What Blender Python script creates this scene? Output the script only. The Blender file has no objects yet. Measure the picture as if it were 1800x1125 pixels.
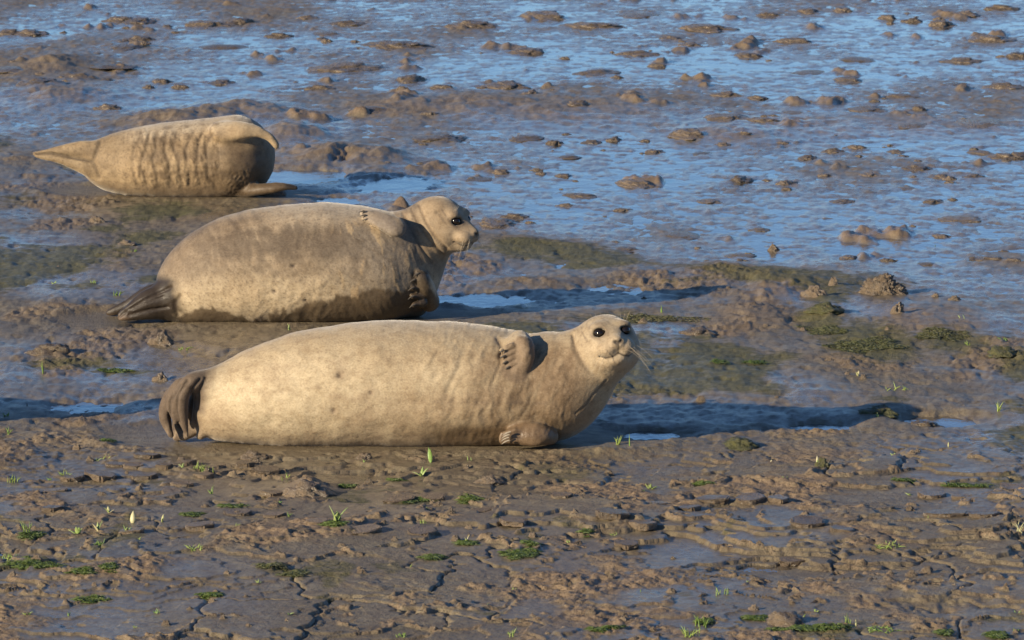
import bpy, bmesh, math, random
import numpy as np
from mathutils import Vector, noise as mnoise

random.seed(7)
rng = np.random.default_rng(11)
S = bpy.context.scene
COL = S.collection

# ------------------------------------------------------------------ camera
CAM_H, FPX, PITCH = 2.6, 9000.0, math.atan(1212.0 / 9000.0)
cam_data = bpy.data.cameras.new('camera')
cam = bpy.data.objects.new('camera', cam_data)
COL.objects.link(cam)
cam.location = (0, 0, CAM_H)
cam.rotation_euler = (math.pi / 2 - PITCH, 0, 0)
cam_data.sensor_width = 36.0
cam_data.lens = 36.0 * FPX / 1800.0
cam_data.clip_start = 0.5
cam_data.clip_end = 8000
cam_data.dof.use_dof = True
cam_data.dof.focus_distance = 16.9
cam_data.dof.aperture_fstop = 20.0
S.camera = cam

# ------------------------------------------------------------------ light
SUN_EL = math.radians(17.5)
TO_SUN_XY = (-0.78, -0.63)          # horizontal direction towards the sun
world = bpy.data.worlds.new('World')
S.world = world
world.use_nodes = True
wn, wl = world.node_tree.nodes, world.node_tree.links
wn.clear()
w_out = wn.new('ShaderNodeOutputWorld')
w_bg = wn.new('ShaderNodeBackground')
w_sky = wn.new('ShaderNodeTexSky')
w_sky.sky_type = 'NISHITA'
w_sky.sun_disc = False
w_sky.sun_elevation = SUN_EL
w_sky.sun_rotation = math.atan2(TO_SUN_XY[0], TO_SUN_XY[1])
w_sky.altitude = 3000
w_sky.air_density = 1.0
w_sky.dust_density = 0.0
w_sky.ozone_density = 4.8
w_bg.inputs['Strength'].default_value = 0.093
wl.new(w_sky.outputs[0], w_bg.inputs['Color'])
wl.new(w_bg.outputs[0], w_out.inputs['Surface'])

sun_data = bpy.data.lights.new('sun', 'SUN')
sun_data.energy = 5.0
sun_data.angle = math.radians(0.5)
sun_data.color = (1.0, 0.85, 0.62)
sun = bpy.data.objects.new('sun', sun_data)
COL.objects.link(sun)
_l = math.hypot(*TO_SUN_XY)
to_sun = Vector((TO_SUN_XY[0] / _l * math.cos(SUN_EL), TO_SUN_XY[1] / _l * math.cos(SUN_EL), math.sin(SUN_EL)))
sun.rotation_euler = (-to_sun).to_track_quat('-Z', 'Y').to_euler()
sun.location = to_sun * 60

S.view_settings.view_transform = 'Standard'
S.view_settings.look = 'None'
S.view_settings.gamma = 1.0
S.view_settings.exposure = 0.6
S.view_settings.use_curve_mapping = False
S.render.engine = 'CYCLES'
S.cycles.max_bounces = 6
S.cycles.use_denoising = True

# ------------------------------------------------------------------ measuring
CP, SP = math.cos(PITCH), math.sin(PITCH)


def ray(u, v):
    xr, yr = (u - 900.0) / FPX, (562.5 - v) / FPX
    return np.array([xr, CP + SP * yr, -SP + CP * yr])


def on_ground(u, v, z=0.0):
    d = ray(u, v)
    t = (z - CAM_H) / d[2]
    return d * t + np.array([0, 0, CAM_H])


def on_plane(u, v, y):
    d = ray(u, v)
    return d * (y / d[1]) + np.array([0, 0, CAM_H])


def to_px(P):
    d = P - np.array([0, 0, CAM_H])
    f = d[:, 1] * CP - d[:, 2] * SP
    up = d[:, 1] * SP + d[:, 2] * CP
    return 900 + FPX * d[:, 0] / f, 562.5 - FPX * up / f


# ------------------------------------------------------------------ noise
_perm = np.random.default_rng(5).permutation(4096).astype(np.int64)
_ang = np.random.default_rng(6).random(4096) * 2 * np.pi
_gx, _gy = np.cos(_ang).astype(np.float32), np.sin(_ang).astype(np.float32)
_rv = np.random.default_rng(8).random((4, 4096)).astype(np.float32)


def _h(ix, iy, seed):
    return _perm[(_perm[(ix + seed * 131) & 4095] + iy * 7 + seed) & 4095]


def perlin(x, y, seed=0):
    x0, y0 = np.floor(x), np.floor(y)
    fx, fy = (x - x0).astype(np.float32), (y - y0).astype(np.float32)
    ix, iy = x0.astype(np.int64), y0.astype(np.int64)
    sx, sy = fx * fx * fx * (fx * (fx * 6 - 15) + 10), fy * fy * fy * (fy * (fy * 6 - 15) + 10)

    def g(dx, dy):
        k = _h(ix + dx, iy + dy, seed)
        return _gx[k] * (fx - dx) + _gy[k] * (fy - dy)
    a, b, c, d = g(0, 0), g(1, 0), g(0, 1), g(1, 1)
    return ((a + sx * (b - a)) * (1 - sy) + (c + sx * (d - c)) * sy) * 1.4


def fbm(x, y, octv=4, seed=0, gain=0.5):
    r, a = 0, 1.0
    for o in range(octv):
        r = r + a * perlin(x + o * 17.3, y - o * 9.1, seed + o)
        x, y, a = x * 2.03, y * 2.03, a * gain
    return r


def ridged(x, y, octv=4, seed=0, gain=0.5):
    r, a = 0, 1.0
    for o in range(octv):
        r = r + a * (1 - 2 * np.abs(perlin(x + o * 11.3, y + o * 5.1, seed + o)))
        x, y, a = x * 2.07, y * 2.07, a * gain
    return r


def voronoi(x, y, seed=0):
    """nearest distance, edge distance, cell id"""
    ix, iy = np.floor(x).astype(np.int64), np.floor(y).astype(np.int64)
    d1 = np.full(x.shape, 9.0, np.float32)
    d2 = np.full(x.shape, 9.0, np.float32)
    cid = np.zeros(x.shape, np.int64)
    for dx in (-1, 0, 1):
        for dy in (-1, 0, 1):
            k = _h(ix + dx, iy + dy, seed)
            d = np.hypot(ix + dx + _rv[0][k] - x, iy + dy + _rv[1][k] - y)
            new = d < d1
            d2 = np.where(new, d1, np.minimum(d2, d))
            cid = np.where(new, k, cid)
            d1 = np.where(new, d, d1)
    return d1, d2 - d1, cid


def ss(a, b, x):
    t = np.clip((x - a) / (b - a), 0, 1)
    return t * t * (3 - 2 * t)


# ------------------------------------------------------------------ helpers
def tag(o, label=None, cat=None, group=None, kind=None):
    if label: o['label'] = label
    if cat: o['category'] = cat
    if group: o['group'] = group
    if kind: o['kind'] = kind
    return o


def empty(name, loc, rz=0):
    o = bpy.data.objects.new(name, None)
    o.empty_display_size = 0.05
    COL.objects.link(o)
    o.location = loc
    o.rotation_euler = (0, 0, rz)
    return o


def link_mesh(name, me, mat=None, parent=None, loc=(0, 0, 0)):
    if mat and not me.materials:
        me.materials.append(mat)
    o = bpy.data.objects.new(name, me)
    COL.objects.link(o)
    o.parent = parent
    o.location = loc
    return o


def mesh_np(name, V, Q, smooth=True):
    """V (n,3), Q (m,4) or (m,3)"""
    me = bpy.data.meshes.new(name)
    k = Q.shape[1]
    me.vertices.add(len(V))
    me.vertices.foreach_set('co', np.ascontiguousarray(V, np.float32).ravel())
    me.loops.add(Q.size)
    me.loops.foreach_set('vertex_index', np.ascontiguousarray(Q, np.int32).ravel())
    me.polygons.add(len(Q))
    me.polygons.foreach_set('loop_start', np.arange(0, Q.size, k, dtype=np.int32))
    me.update(calc_edges=True)
    me.polygons.foreach_set('use_smooth', np.full(len(Q), smooth, dtype=bool))
    me.validate()
    return me


def set_attr(me, name, arr):
    if arr.ndim == 1:
        a = me.attributes.new(name, 'FLOAT', 'POINT')
        a.data.foreach_set('value', arr.astype(np.float32))
    else:
        a = me.attributes.new(name, 'FLOAT_COLOR', 'POINT')
        c = np.ones((len(arr), 4), np.float32)
        c[:, :3] = arr
        a.data.foreach_set('color', c.ravel())


class NT:
    """small node-tree helper"""
    def __init__(self, name):
        self.mat = bpy.data.materials.new(name)
        self.mat.use_nodes = True
        self.n, self.l = self.mat.node_tree.nodes, self.mat.node_tree.links
        self.b = self.n['Principled BSDF']

    def new(self, t, **kw):
        nd = self.n.new(t)
        for k, v in kw.items():
            if k.startswith('_'):
                setattr(nd, k[1:], v)
            else:
                nd.inputs[k.replace('_', ' ')].default_value = v
        return nd

    def link(self, a, b): self.l.new(a, b)

    def coord(self, scale=(1, 1, 1), kind='Object'):
        tc = self.new('ShaderNodeTexCoord')
        mp = self.new('ShaderNodeMapping')
        mp.inputs['Scale'].default_value = scale
        self.link(tc.outputs[kind], mp.inputs['Vector'])
        return mp.outputs[0]

    def noise(self, vec, scale, detail=4, rough=0.55):
        nd = self.new('ShaderNodeTexNoise', Scale=scale, Detail=detail, Roughness=rough)
        self.link(vec, nd.inputs['Vector'])
        return nd.outputs['Fac']

    def attr(self, name):
        nd = self.new('ShaderNodeAttribute')
        nd.attribute_name = name
        return nd

    def math(self, op, a, b=None, clamp=False):
        nd = self.new('ShaderNodeMath')
        nd.operation = op
        nd.use_clamp = clamp
        for i, x in enumerate((a, b)):
            if x is None: continue
            if isinstance(x, (int, float)): nd.inputs[i].default_value = x
            else: self.link(x, nd.inputs[i])
        return nd.outputs[0]

    def ramp(self, fac, lo, hi, a=0.0, b=1.0):
        nd = self.new('ShaderNodeMapRange')
        nd.interpolation_type = 'SMOOTHSTEP'
        nd.inputs[1].default_value, nd.inputs[2].default_value = lo, hi
        nd.inputs[3].default_value, nd.inputs[4].default_value = a, b
        if isinstance(fac, (int, float)): nd.inputs[0].default_value = fac
        else: self.link(fac, nd.inputs[0])
        return nd.outputs[0]

    def mix(self, fac, a, b, mode='MIX'):
        nd = self.new('ShaderNodeMix')
        nd.data_type = 'RGBA'
        nd.blend_type = mode
        for i, x in ((0, fac), (6, a), (7, b)):
            if isinstance(x, (int, float)): nd.inputs[i].default_value = x
            elif isinstance(x, tuple): nd.inputs[i].default_value = (*x, 1)
            else: self.link(x, nd.inputs[i])
        return nd.outputs[2]

    def bump(self, height, strength, dist, prev=None):
        nd = self.new('ShaderNodeBump', Distance=dist)
        if isinstance(strength, (int, float)): nd.inputs['Strength'].default_value = strength
        else: self.link(strength, nd.inputs['Strength'])
        self.link(height, nd.inputs['Height'])
        if prev: self.link(prev, nd.inputs['Normal'])
        return nd.outputs[0]

    def out(self, name, x):
        i = self.b.inputs[name]
        if isinstance(x, (int, float)): i.default_value = x
        elif isinstance(x, tuple): i.default_value = (*x, 1)
        else: self.link(x, i)


# ------------------------------------------------------------------ materials
def make_mud():
    t = NT('mud')
    vec = t.coord(kind='Object')
    wet, alg, cr = t.attr('wet').outputs['Fac'], t.attr('algae').outputs['Fac'], t.attr('crumb').outputs['Fac']
    n1 = t.noise(vec, 2.3, 6, 0.6)
    n2 = t.noise(vec, 21, 6, 0.65)
    n3 = t.noise(vec, 95, 4, 0.6)
    base = t.mix(t.ramp(n1, .35, .65), (.168, .134, .084), (.224, .182, .116))
    base = t.mix(t.ramp(n2, .35, .7), base, (.140, .106, .070))
    base = t.mix(cr, base, t.mix(t.ramp(n2, .3, .7), (.270, .190, .116), (.205, .140, .084)))
    fleck = t.noise(vec, 130, 3, .6)
    base = t.mix(t.ramp(fleck, .60, .68, 0, .55), base, (.055, .042, .030))
    base = t.mix(t.ramp(fleck, .36, .28, 0, .35), base, (.30, .235, .160))
    gm = t.ramp(t.math('ADD', alg, t.math('MULTIPLY', t.math('SUBTRACT', n2, .5), .9)), .30, .75)
    green = t.mix(t.ramp(n3, .35, .65), (.052, .066, .016), (.105, .098, .030))
    base = t.mix(t.math('MULTIPLY', gm, .66), base, green)
    t.out('Base Color', base)
    r = t.ramp(wet, 0, 1, .66, .16)
    r = t.math('ADD', r, t.math('MULTIPLY', t.math('SUBTRACT', n2, .5), .28))
    r = t.math('ADD', r, t.math('MULTIPLY', gm, .34), True)
    t.out('Roughness', r)
    t.out('IOR', 1.43)
    n4 = t.noise(vec, 48, 6, .7)
    dry = t.math('SUBTRACT', 1.0, wet)
    b = t.bump(n2, .16, .010)
    b = t.bump(n4, t.math('ADD', t.ramp(dry, .12, .8, .10, .75), t.math('MULTIPLY', gm, .4)), .008, b)
    b = t.bump(n3, t.math('ADD', t.ramp(dry, .12, .7, .14, .70), t.math('MULTIPLY', gm, .3)), .005, b)
    t.out('Normal', b)
    return t.mat


def make_water():
    t = NT('muddy_water')
    vec = t.coord((1, .55, 1))
    n1 = t.noise(vec, 9, 3, .5)
    n2 = t.noise(vec, 45, 3, .6)
    t.out('Base Color', (.085, .068, .050))
    t.out('Roughness', .045)
    t.out('IOR', 1.36)
    b = t.bump(n1, .16, .02)
    b = t.bump(n2, .22, .005, b)
    t.out('Normal', b)
    return t.mat


def make_clod(name, c1, c2, rough, moss=0.0):
    t = NT(name)
    vec = t.coord()
    inf = t.new('ShaderNodeObjectInfo')
    off = t.new('ShaderNodeVectorMath')
    off.operation = 'ADD'
    t.link(vec, off.inputs[0])
    sc = t.new('ShaderNodeVectorMath'); sc.operation = 'SCALE'
    t.link(inf.outputs['Location'], sc.inputs[0]); sc.inputs['Scale'].default_value = 3.7
    t.link(sc.outputs[0], off.inputs[1])
    v = off.outputs[0]
    n2, n3 = t.noise(v, 2.2, 6, .65), t.noise(v, 9, 5, .65)
    base = t.mix(t.ramp(n2, .35, .68), c1, c2)
    base = t.mix(t.ramp(n3, .5, .75, 0, .5), base, (.085, .058, .036))
    rnd = t.ramp(inf.outputs['Random'], 0, 1, .82, 1.15)
    hv = t.new('ShaderNodeHueSaturation')
    t.link(rnd, hv.inputs['Value']); t.link(base, hv.inputs['Color'])
    base = hv.outputs[0]
    if moss:
        base = t.mix(t.ramp(n2, .62 - .3 * moss, .75 - .3 * moss, 0, .8), base, (.075, .080, .022))
    t.out('Base Color', base)
    t.out('Roughness', t.ramp(n3, .3, .7, rough - .14, rough + .16))
    t.out('IOR', 1.5)
    b = t.bump(n3, .5, .25)
    t.out('Normal', b)
    return t.mat


def make_fur():
    t = NT('seal_fur')
    tint = t.attr('tint').outputs['Color']
    wet = t.attr('wet').outputs['Fac']
    v1 = t.coord((1, 1, 1))
    vs = t.coord((.8, 1, 1.15))
    n1 = t.noise(v1, 7, 5, .6)
    n2 = t.noise(vs, 34, 6, .7)
    n3 = t.noise(vs, 190, 3, .6)
    col = t.mix(t.ramp(n1, .3, .70, 0, .50), tint, t.mix(1.0, tint, (.72, .66, .60), 'MULTIPLY'))
    col = t.mix(t.ramp(n2, .40, .70, 0, .58), col, t.mix(1.0, col, (.60, .55, .50), 'MULTIPLY'))
    col = t.mix(t.ramp(n3, .42, .66, 0, .55), col, t.mix(1.0, col, (.72, .69, .66), 'MULTIPLY'))
    t.out('Base Color', col)
    t.out('Roughness', t.ramp(wet, 0, 1, .72, .30))
    t.out('IOR', 1.40)
    t.out('Sheen Weight', t.ramp(wet, 0, .8, .38, .0))
    t.out('Sheen Roughness', .35)
    t.b.inputs['Sheen Tint'].default_value = (1, .93, .82, 1)
    b = t.bump(n2, .48, .006)
    b = t.bump(n3, .35, .0028, b)
    t.out('Normal', b)
    return t.mat


def plain(name, c, rough, var=.3, scale=60, ior=1.45):
    t = NT(name)
    v = t.coord()
    n = t.noise(v, scale, 3)
    t.out('Base Color', t.mix(t.ramp(n, .3, .7), c, tuple(x * (1 - var) for x in c)))
    t.out('Roughness', rough)
    t.out('IOR', ior)
    return t.mat


def make_leaf(name, a, b_, tip):
    t = NT(name)
    tc = t.new('ShaderNodeTexCoord')
    sx = t.new('ShaderNodeSeparateXYZ')
    t.link(tc.outputs['UV'], sx.inputs[0])
    inf = t.new('ShaderNodeObjectInfo')
    n = t.noise(t.coord(), 140, 3)
    c = t.mix(t.ramp(inf.outputs['Random'], 0, 1), a, b_)
    c = t.mix(t.ramp(n, .4, .8, 0, .5), c, tip)
    t.out('Base Color', c)
    t.out('Roughness', .45)
    t.b.inputs['Subsurface Weight'].default_value = .15
    t.b.inputs['Subsurface Radius'].default_value = (.002, .003, .001)
    return t.mat


M = dict(
    mud=make_mud(), water=make_water(), fur=make_fur(),
    clod=make_clod('mud_lump', (.200, .150, .100), (.135, .100, .068), .34),
    wetclod=make_clod('wet_mud_lump', (.175, .130, .082), (.120, .088, .056), .30),
    moss=make_clod('algae_covered_mud', (.170, .122, .070), (.110, .085, .048), .5, 1.0),
    stone=make_clod('muddy_stone', (.24, .165, .11), (.18, .125, .085), .6),
    eye=plain('seal_eye', (.012, .009, .008), .12, .2, 80, 1.5),
    claw=plain('seal_claw', (.10, .085, .07), .35, .4, 200),
    pale_claw=plain('pale_seal_claw', (.34, .29, .22), .35, .3, 200),
    whisker=plain('seal_whisker', (.50, .41, .29), .5, .1),
    leaf=make_leaf('pale_green_leaf', (.30, .36, .13), (.16, .27, .06), (.42, .42, .22)),
    dry=make_leaf('dry_leaf', (.52, .46, .28), (.40, .40, .18), (.55, .48, .30)),
    grass=make_leaf('grass_blade', (.24, .31, .07), (.13, .22, .035), (.33, .34, .12)),
    olive=make_leaf('olive_algae', (.060, .066, .022), (.075, .072, .030), (.095, .090, .038)),
    algae=make_leaf('green_algae', (.060, .090, .014), (.045, .072, .012), (.095, .115, .028)),
)

# ------------------------------------------------------------------ the ground
WATER_Z = -0.022


def _seg_d(x, y, a, b):
    ax, ay, bx, by = a[0], a[1], b[0], b[1]
    vx, vy = bx - ax, by - ay
    t = np.clip(((x - ax) * vx + (y - ay) * vy) / (vx * vx + vy * vy), 0, 1)
    return np.hypot(x - ax - t * vx, y - ay - t * vy)


SEAL_LINES = [
    (on_ground(310, 765), on_ground(1010, 768), .30),
    (on_ground(215, 560), on_ground(740, 552), .30),
    (on_ground(180, 335), on_ground(500, 340), .30),
    (on_ground(-930, 750), on_ground(-260, 750), .30),
]
# (u, v, radius in m across, depth radius, how deep)
DIPS = [(1150, 757, .10, .10, .05), (1655, 731, .10, .13, .05), (1440, 742, .12, .12, .035), (690, 316, .16, .35, .045),
        (590, 350, .10, .22, .045), (545, 303, .16, .28, .05), (1290, 690, .22, .10, .0), (1760, 1062, .22, .16, .006),
        (1650, 1063, .12, .10, .018), (150, 705, .16, .18, .035), (1700, 498, .0001, .0001, 0), (850, 520, .30, .22, .035),
        (270, 570, .10, .12, .03), (1120, 500, .3, .2, .03), (1405, 560, .05, .06, .035), (600, 277, .06, .14, .04)]
DIPS = [(on_ground(u, v), rx, ry, dz) for u, v, rx, ry, dz in DIPS]
# soft mounds (u, v, half width m, half depth m, height)
MOUNDS = [(1455, 548, .10, .25, .02), (1640, 560, .25, .5, .02), (90, 112, .22, .8, .045),
          (1000, 190, .55, .9, .022), (820, 180, .35, .7, .026), (700, 185, .3, .6, .022), (1500, 215, .9, .7, .012),
          (430, 195, .28, .6, .06), (300, 210, .30, .6, .05), (640, 272, .22, .5, .05), (560, 268, .2, .5, .04),
          (1380, 505, .25, .4, .03), (540, 858, .07, .13, .03), (1330, 560, .2, .4, .025), (640, 300, .16, .3, .045),
          (100, 165, .35, .8, .05), (520, 230, .22, .5, .05), (1300, 230, .3, .5, .03), (1150, 700, .0001, .0001, 0)]
RUNNELS = [(on_ground(u, v), rx, ry) for u, v, rx, ry in ((1280, 722, .62, .42), (1020, 518, .75, .55), (120, 692, .50, .42), (630, 312, .45, .8), (1700, 735, .2, .2))]  # wet, algae-free streaks put where the seals' shadows fall, to turn them bluer
MOUNDS = [(on_ground(u, v), rx, ry, dz) for u, v, rx, ry, dz in MOUNDS]


def ground_fields(x, y):
    x = np.asarray(x, np.float64); y = np.asarray(y, np.float64)
    w1 = fbm(x * .8, y * .6, 3, 40)
    far = ss(-.9, .9, y - (22.6 - 1.5 * x) + 1.1 * w1)
    near = 1 - ss(15.3, 16.5, y + .35 * w1 - .12 * x)
    mid = (1 - far) * (1 - near)
    z = .012 * fbm(x * .55, y * .4, 3, 3) * (1 - .92 * far)
    # cracked, stepped mud close to the camera
    wx, wy = x + .05 * fbm(x * 5, y * 4, 3, 21), y + .15 * fbm(x * 3.4, y * 3, 4, 25, .6)
    t = fbm(wx * .85, wy * 1.25, 5, 60, .5) * 3.6 + (y - 14.5) * .45
    fl = np.floor(t); fr = t - fl
    stp = fl + ss(0, .07, fr)
    hk = .0125 * (.45 + .55 * ss(13.0, 14.9, y)) * np.clip(.75 + .9 * fbm(x * .9, y * .9, 2, 77), .15, 1.6)
    zt = (stp - (y - 14.5) * .45) * hk
    d1, ed, cid = voronoi(wx * 3.3, wy * 2.2, 9)
    crk_on = ss(-.05, .25, fbm(x * 1.1, y * .9, 2, 91))
    zt -= .011 * (1 - ss(.008, .045, ed)) * crk_on
    zt += (.010 * (_rv[2][cid] - .5)) * crk_on * ss(.0, .05, ed)
    cm = ss(.20, .55, fbm(x * 1.7, y * 1.2, 4, 33)) * ss(.02, .3, fr)
    cm = np.maximum(cm, .9 * (1 - ss(.0, .22, np.abs(fr - .02))) * ss(-.05, .25, fbm(x * 2.6, y * 2.2, 3, 35)))
    rough1 = ridged(x * 15, y * 12, 4, 50, .6) * ss(-.5, .4, fbm(x * 8, y * 7, 2, 51))
    rough2 = fbm(x * 32, y * 26, 3, 55, .62)
    zt += cm * (.0068 * rough1 + .0030 * rough2) + .0013 * rough2
    z = z + near * zt
    # smooth, damp mud between the seals
    cmid = ss(.16, .5, fbm(x * 1.7, y * .9, 4, 133))
    pit = ss(.35, .7, fbm(x * 13, y * 8, 2, 108))
    zm = .009 * fbm(x * 3.0, y * 1.8, 4, 101) + .0048 * fbm(x * 11, y * 7, 3, 104, .6) + .0020 * rough2 - .006 * pit + cmid * (.0065 * rough1 + .0040 * rough2)
    z = z + mid * zm
    # wet lumpy flat
    b1 = fbm(x * .9, y * .40, 4, 201)
    b2 = fbm(x * 3.8, y * 1.7, 4, 206, .6)
    lump = ss(.60, 1.0, fbm(x * 2.3, y * 1.1, 4, 211, .55))
    fine = fbm(x * 15, y * 7, 3, 221, .65)
    fine2 = fbm(x * 6, y * 4.5, 3, 231, .6)
    zf = WATER_Z - .0007 + .0040 * b1 + .0020 * b2 + .0022 * ridged(x * 3.1, y * 3.4, 3, 241) + .0046 * fine + .0046 * fine2 + .0022 * ss(.5, -2.5, x) + lump * (.026 + .006 * rough1 + .005 * rough2)
    z = z + far * zf
    crumb = near * cm * .85 + mid * cmid * .55 + far * np.maximum(lump, .8 * ss(.003, .012, z - WATER_Z) * ss(-.2, .4, fine))
    for P, rx, ry, dz in MOUNDS:
        g = np.exp(-(((x - P[0]) / rx) ** 2 + ((y - P[1]) / ry) ** 2) * 1.2)
        z = z + dz * g * (1 + .4 * b2)
        crumb = np.maximum(crumb, .45 * ss(.2, .7, g))
    # beds of the seals: pressed smooth
    bed = np.zeros_like(x)
    for a, b, r in SEAL_LINES:
        bed = np.maximum(bed, 1 - ss(r * .55, r * 1.5, _seg_d(x, y, a, b) + .06 * w1))
    z = z * (1 - bed) + bed * (.002 * fbm(x * 9, y * 7, 3, 140) - .002)
    crumb = crumb * (1 - bed)
    berm = np.zeros_like(x)
    for a, b, r in SEAL_LINES:
        dd = _seg_d(x, y, a, b) + .05 * w1
        berm = np.maximum(berm, np.exp(-((dd - .30) / .045) ** 2))
    z = z + berm * np.clip(.006 + .012 * b2 + .003 * rough2, 0, .02)
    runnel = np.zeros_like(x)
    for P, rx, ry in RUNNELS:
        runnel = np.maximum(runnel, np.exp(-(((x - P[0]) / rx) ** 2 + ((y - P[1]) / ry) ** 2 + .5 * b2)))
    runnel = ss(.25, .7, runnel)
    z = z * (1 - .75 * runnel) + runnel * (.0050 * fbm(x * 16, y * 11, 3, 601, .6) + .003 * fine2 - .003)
    for P, rx, ry, dz in DIPS:
        q = ((x - P[0]) / rx) ** 2 + ((y - P[1]) / ry) ** 2 + .9 * b2 + .5 * fine
        z = z - (dz + .004 * b2) * np.exp(-q * 1.0)
    # how wet, how green
    wet = near * (.50 + .30 * fbm(x * 1.4, y * .8, 3, 301)) + mid * (.56 + .45 * fbm(x * 1.2, y * .7, 3, 305)) + far * (.84 - .35 * b1 + .15 * fine2 - .12 * ss(.5, -2.5, x))
    wet = wet - .5 * crumb - ss(.012, .05, z) * .22
    wet = wet * (1 - .45 * bed)
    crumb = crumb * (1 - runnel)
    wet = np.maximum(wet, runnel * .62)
    a1 = fbm(x * .9, y * .45, 3, 401)
    algae = mid * ss(-.05, .5, a1 + .25 * fbm(x * 4, y * 2.5, 3, 405) + .10 * np.clip(x, -1, 2)) * .75 * (1 - bed)
    algae = algae + near * ss(.40, .70, fbm(x * 3.0, y * 1.6, 3, 411)) * .55
    for (u, v, rx, ry, s) in ALGAE_SPOTS:
        algae = np.maximum(algae, s * np.exp(-(((x - u) / rx) ** 2 + ((y - v) / ry) ** 2)))
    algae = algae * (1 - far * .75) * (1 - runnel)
    edge = ss(300, 60, np.hypot(x, y))
    return z * edge, np.clip(wet, 0, 1), np.clip(algae, 0, 1), np.clip(crumb, 0, 1)


_al = [(1530, 600, .22, .7, .95), (1440, 560, .14, .4, .8), (1680, 600, .2, .5, .75), (60, 112, .22, .7, .8), (440, 200, .3, .6, .8),
       (650, 275, .22, .5, .85), (130, 640, .25, .22, .75), (215, 655, .18, .1, .8), (30, 350, .2, .5, .5), (20, 440, .12, .3, .5),
       (200, 355, .35, .35, .45), (470, 255, .0001, .001, 0), (1250, 645, .12, .1, .7), (560, 265, .25, .5, .8), (300, 205, .3, .5, .7),
       (70, 145, .2, .5, .7), (1560, 705, .12, .15, .6), (50, 990, .13, .12, .9), (1050, 560, .4, .4, .4), (890, 570, .3, .3, .4),
       (1440, 1108, .16, .06, .9), (915, 982, .07, .07, .9), (720, 882, .1, .06, .8), (500, 1010, .1, .1, .6)]
ALGAE_SPOTS = []
for u, v, rx, ry, s in _al:
    p = on_ground(u, v)
    ALGAE_SPOTS.append((p[0], p[1], rx, ry, s))


def gz(x, y):
    return float(ground_fields(np.array([x]), np.array([y]))[0][0])


def build_ground():
    ncol = 760
    c = np.linspace(-1, 1, ncol)
    offs = np.geomspace(.05, 4000, 26)
    yd = np.concatenate([np.geomspace(12.4, 16.6, 560)[:-1], np.geomspace(16.6, 38.5, 580)])
    yn = -np.geomspace(.03, 300, 22)[::-1] + 12.4
    yf = 38.5 + np.geomspace(.06, 4500, 30)
    Y = np.concatenate([yn, yd, yf])
    W = np.clip(Y, 12.4, 38.5) * .112 + .12
    X = np.concatenate([-(W[:, None] + offs[None, ::-1]), W[:, None] * c[None], W[:, None] + offs[None]], 1)
    YY = np.repeat(Y[:, None], X.shape[1], 1)
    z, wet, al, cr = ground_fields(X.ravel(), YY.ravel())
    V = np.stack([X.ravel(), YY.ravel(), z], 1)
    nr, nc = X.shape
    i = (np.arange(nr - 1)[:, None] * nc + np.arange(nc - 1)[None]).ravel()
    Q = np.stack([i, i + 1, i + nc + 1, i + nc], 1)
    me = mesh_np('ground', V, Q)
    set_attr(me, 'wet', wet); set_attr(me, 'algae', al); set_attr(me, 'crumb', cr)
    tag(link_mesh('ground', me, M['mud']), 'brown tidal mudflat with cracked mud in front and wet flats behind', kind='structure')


build_ground()
wv = np.array([[-3000, -200, WATER_Z], [3000, -200, WATER_Z], [3000, 4000, WATER_Z], [-3000, 4000, WATER_Z]], float)
tag(link_mesh('water', mesh_np('water', wv, np.array([[0, 1, 2, 3]]), False), M['water']),
    'shallow blue sky reflecting water film lying in the mud hollows', kind='structure')


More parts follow.
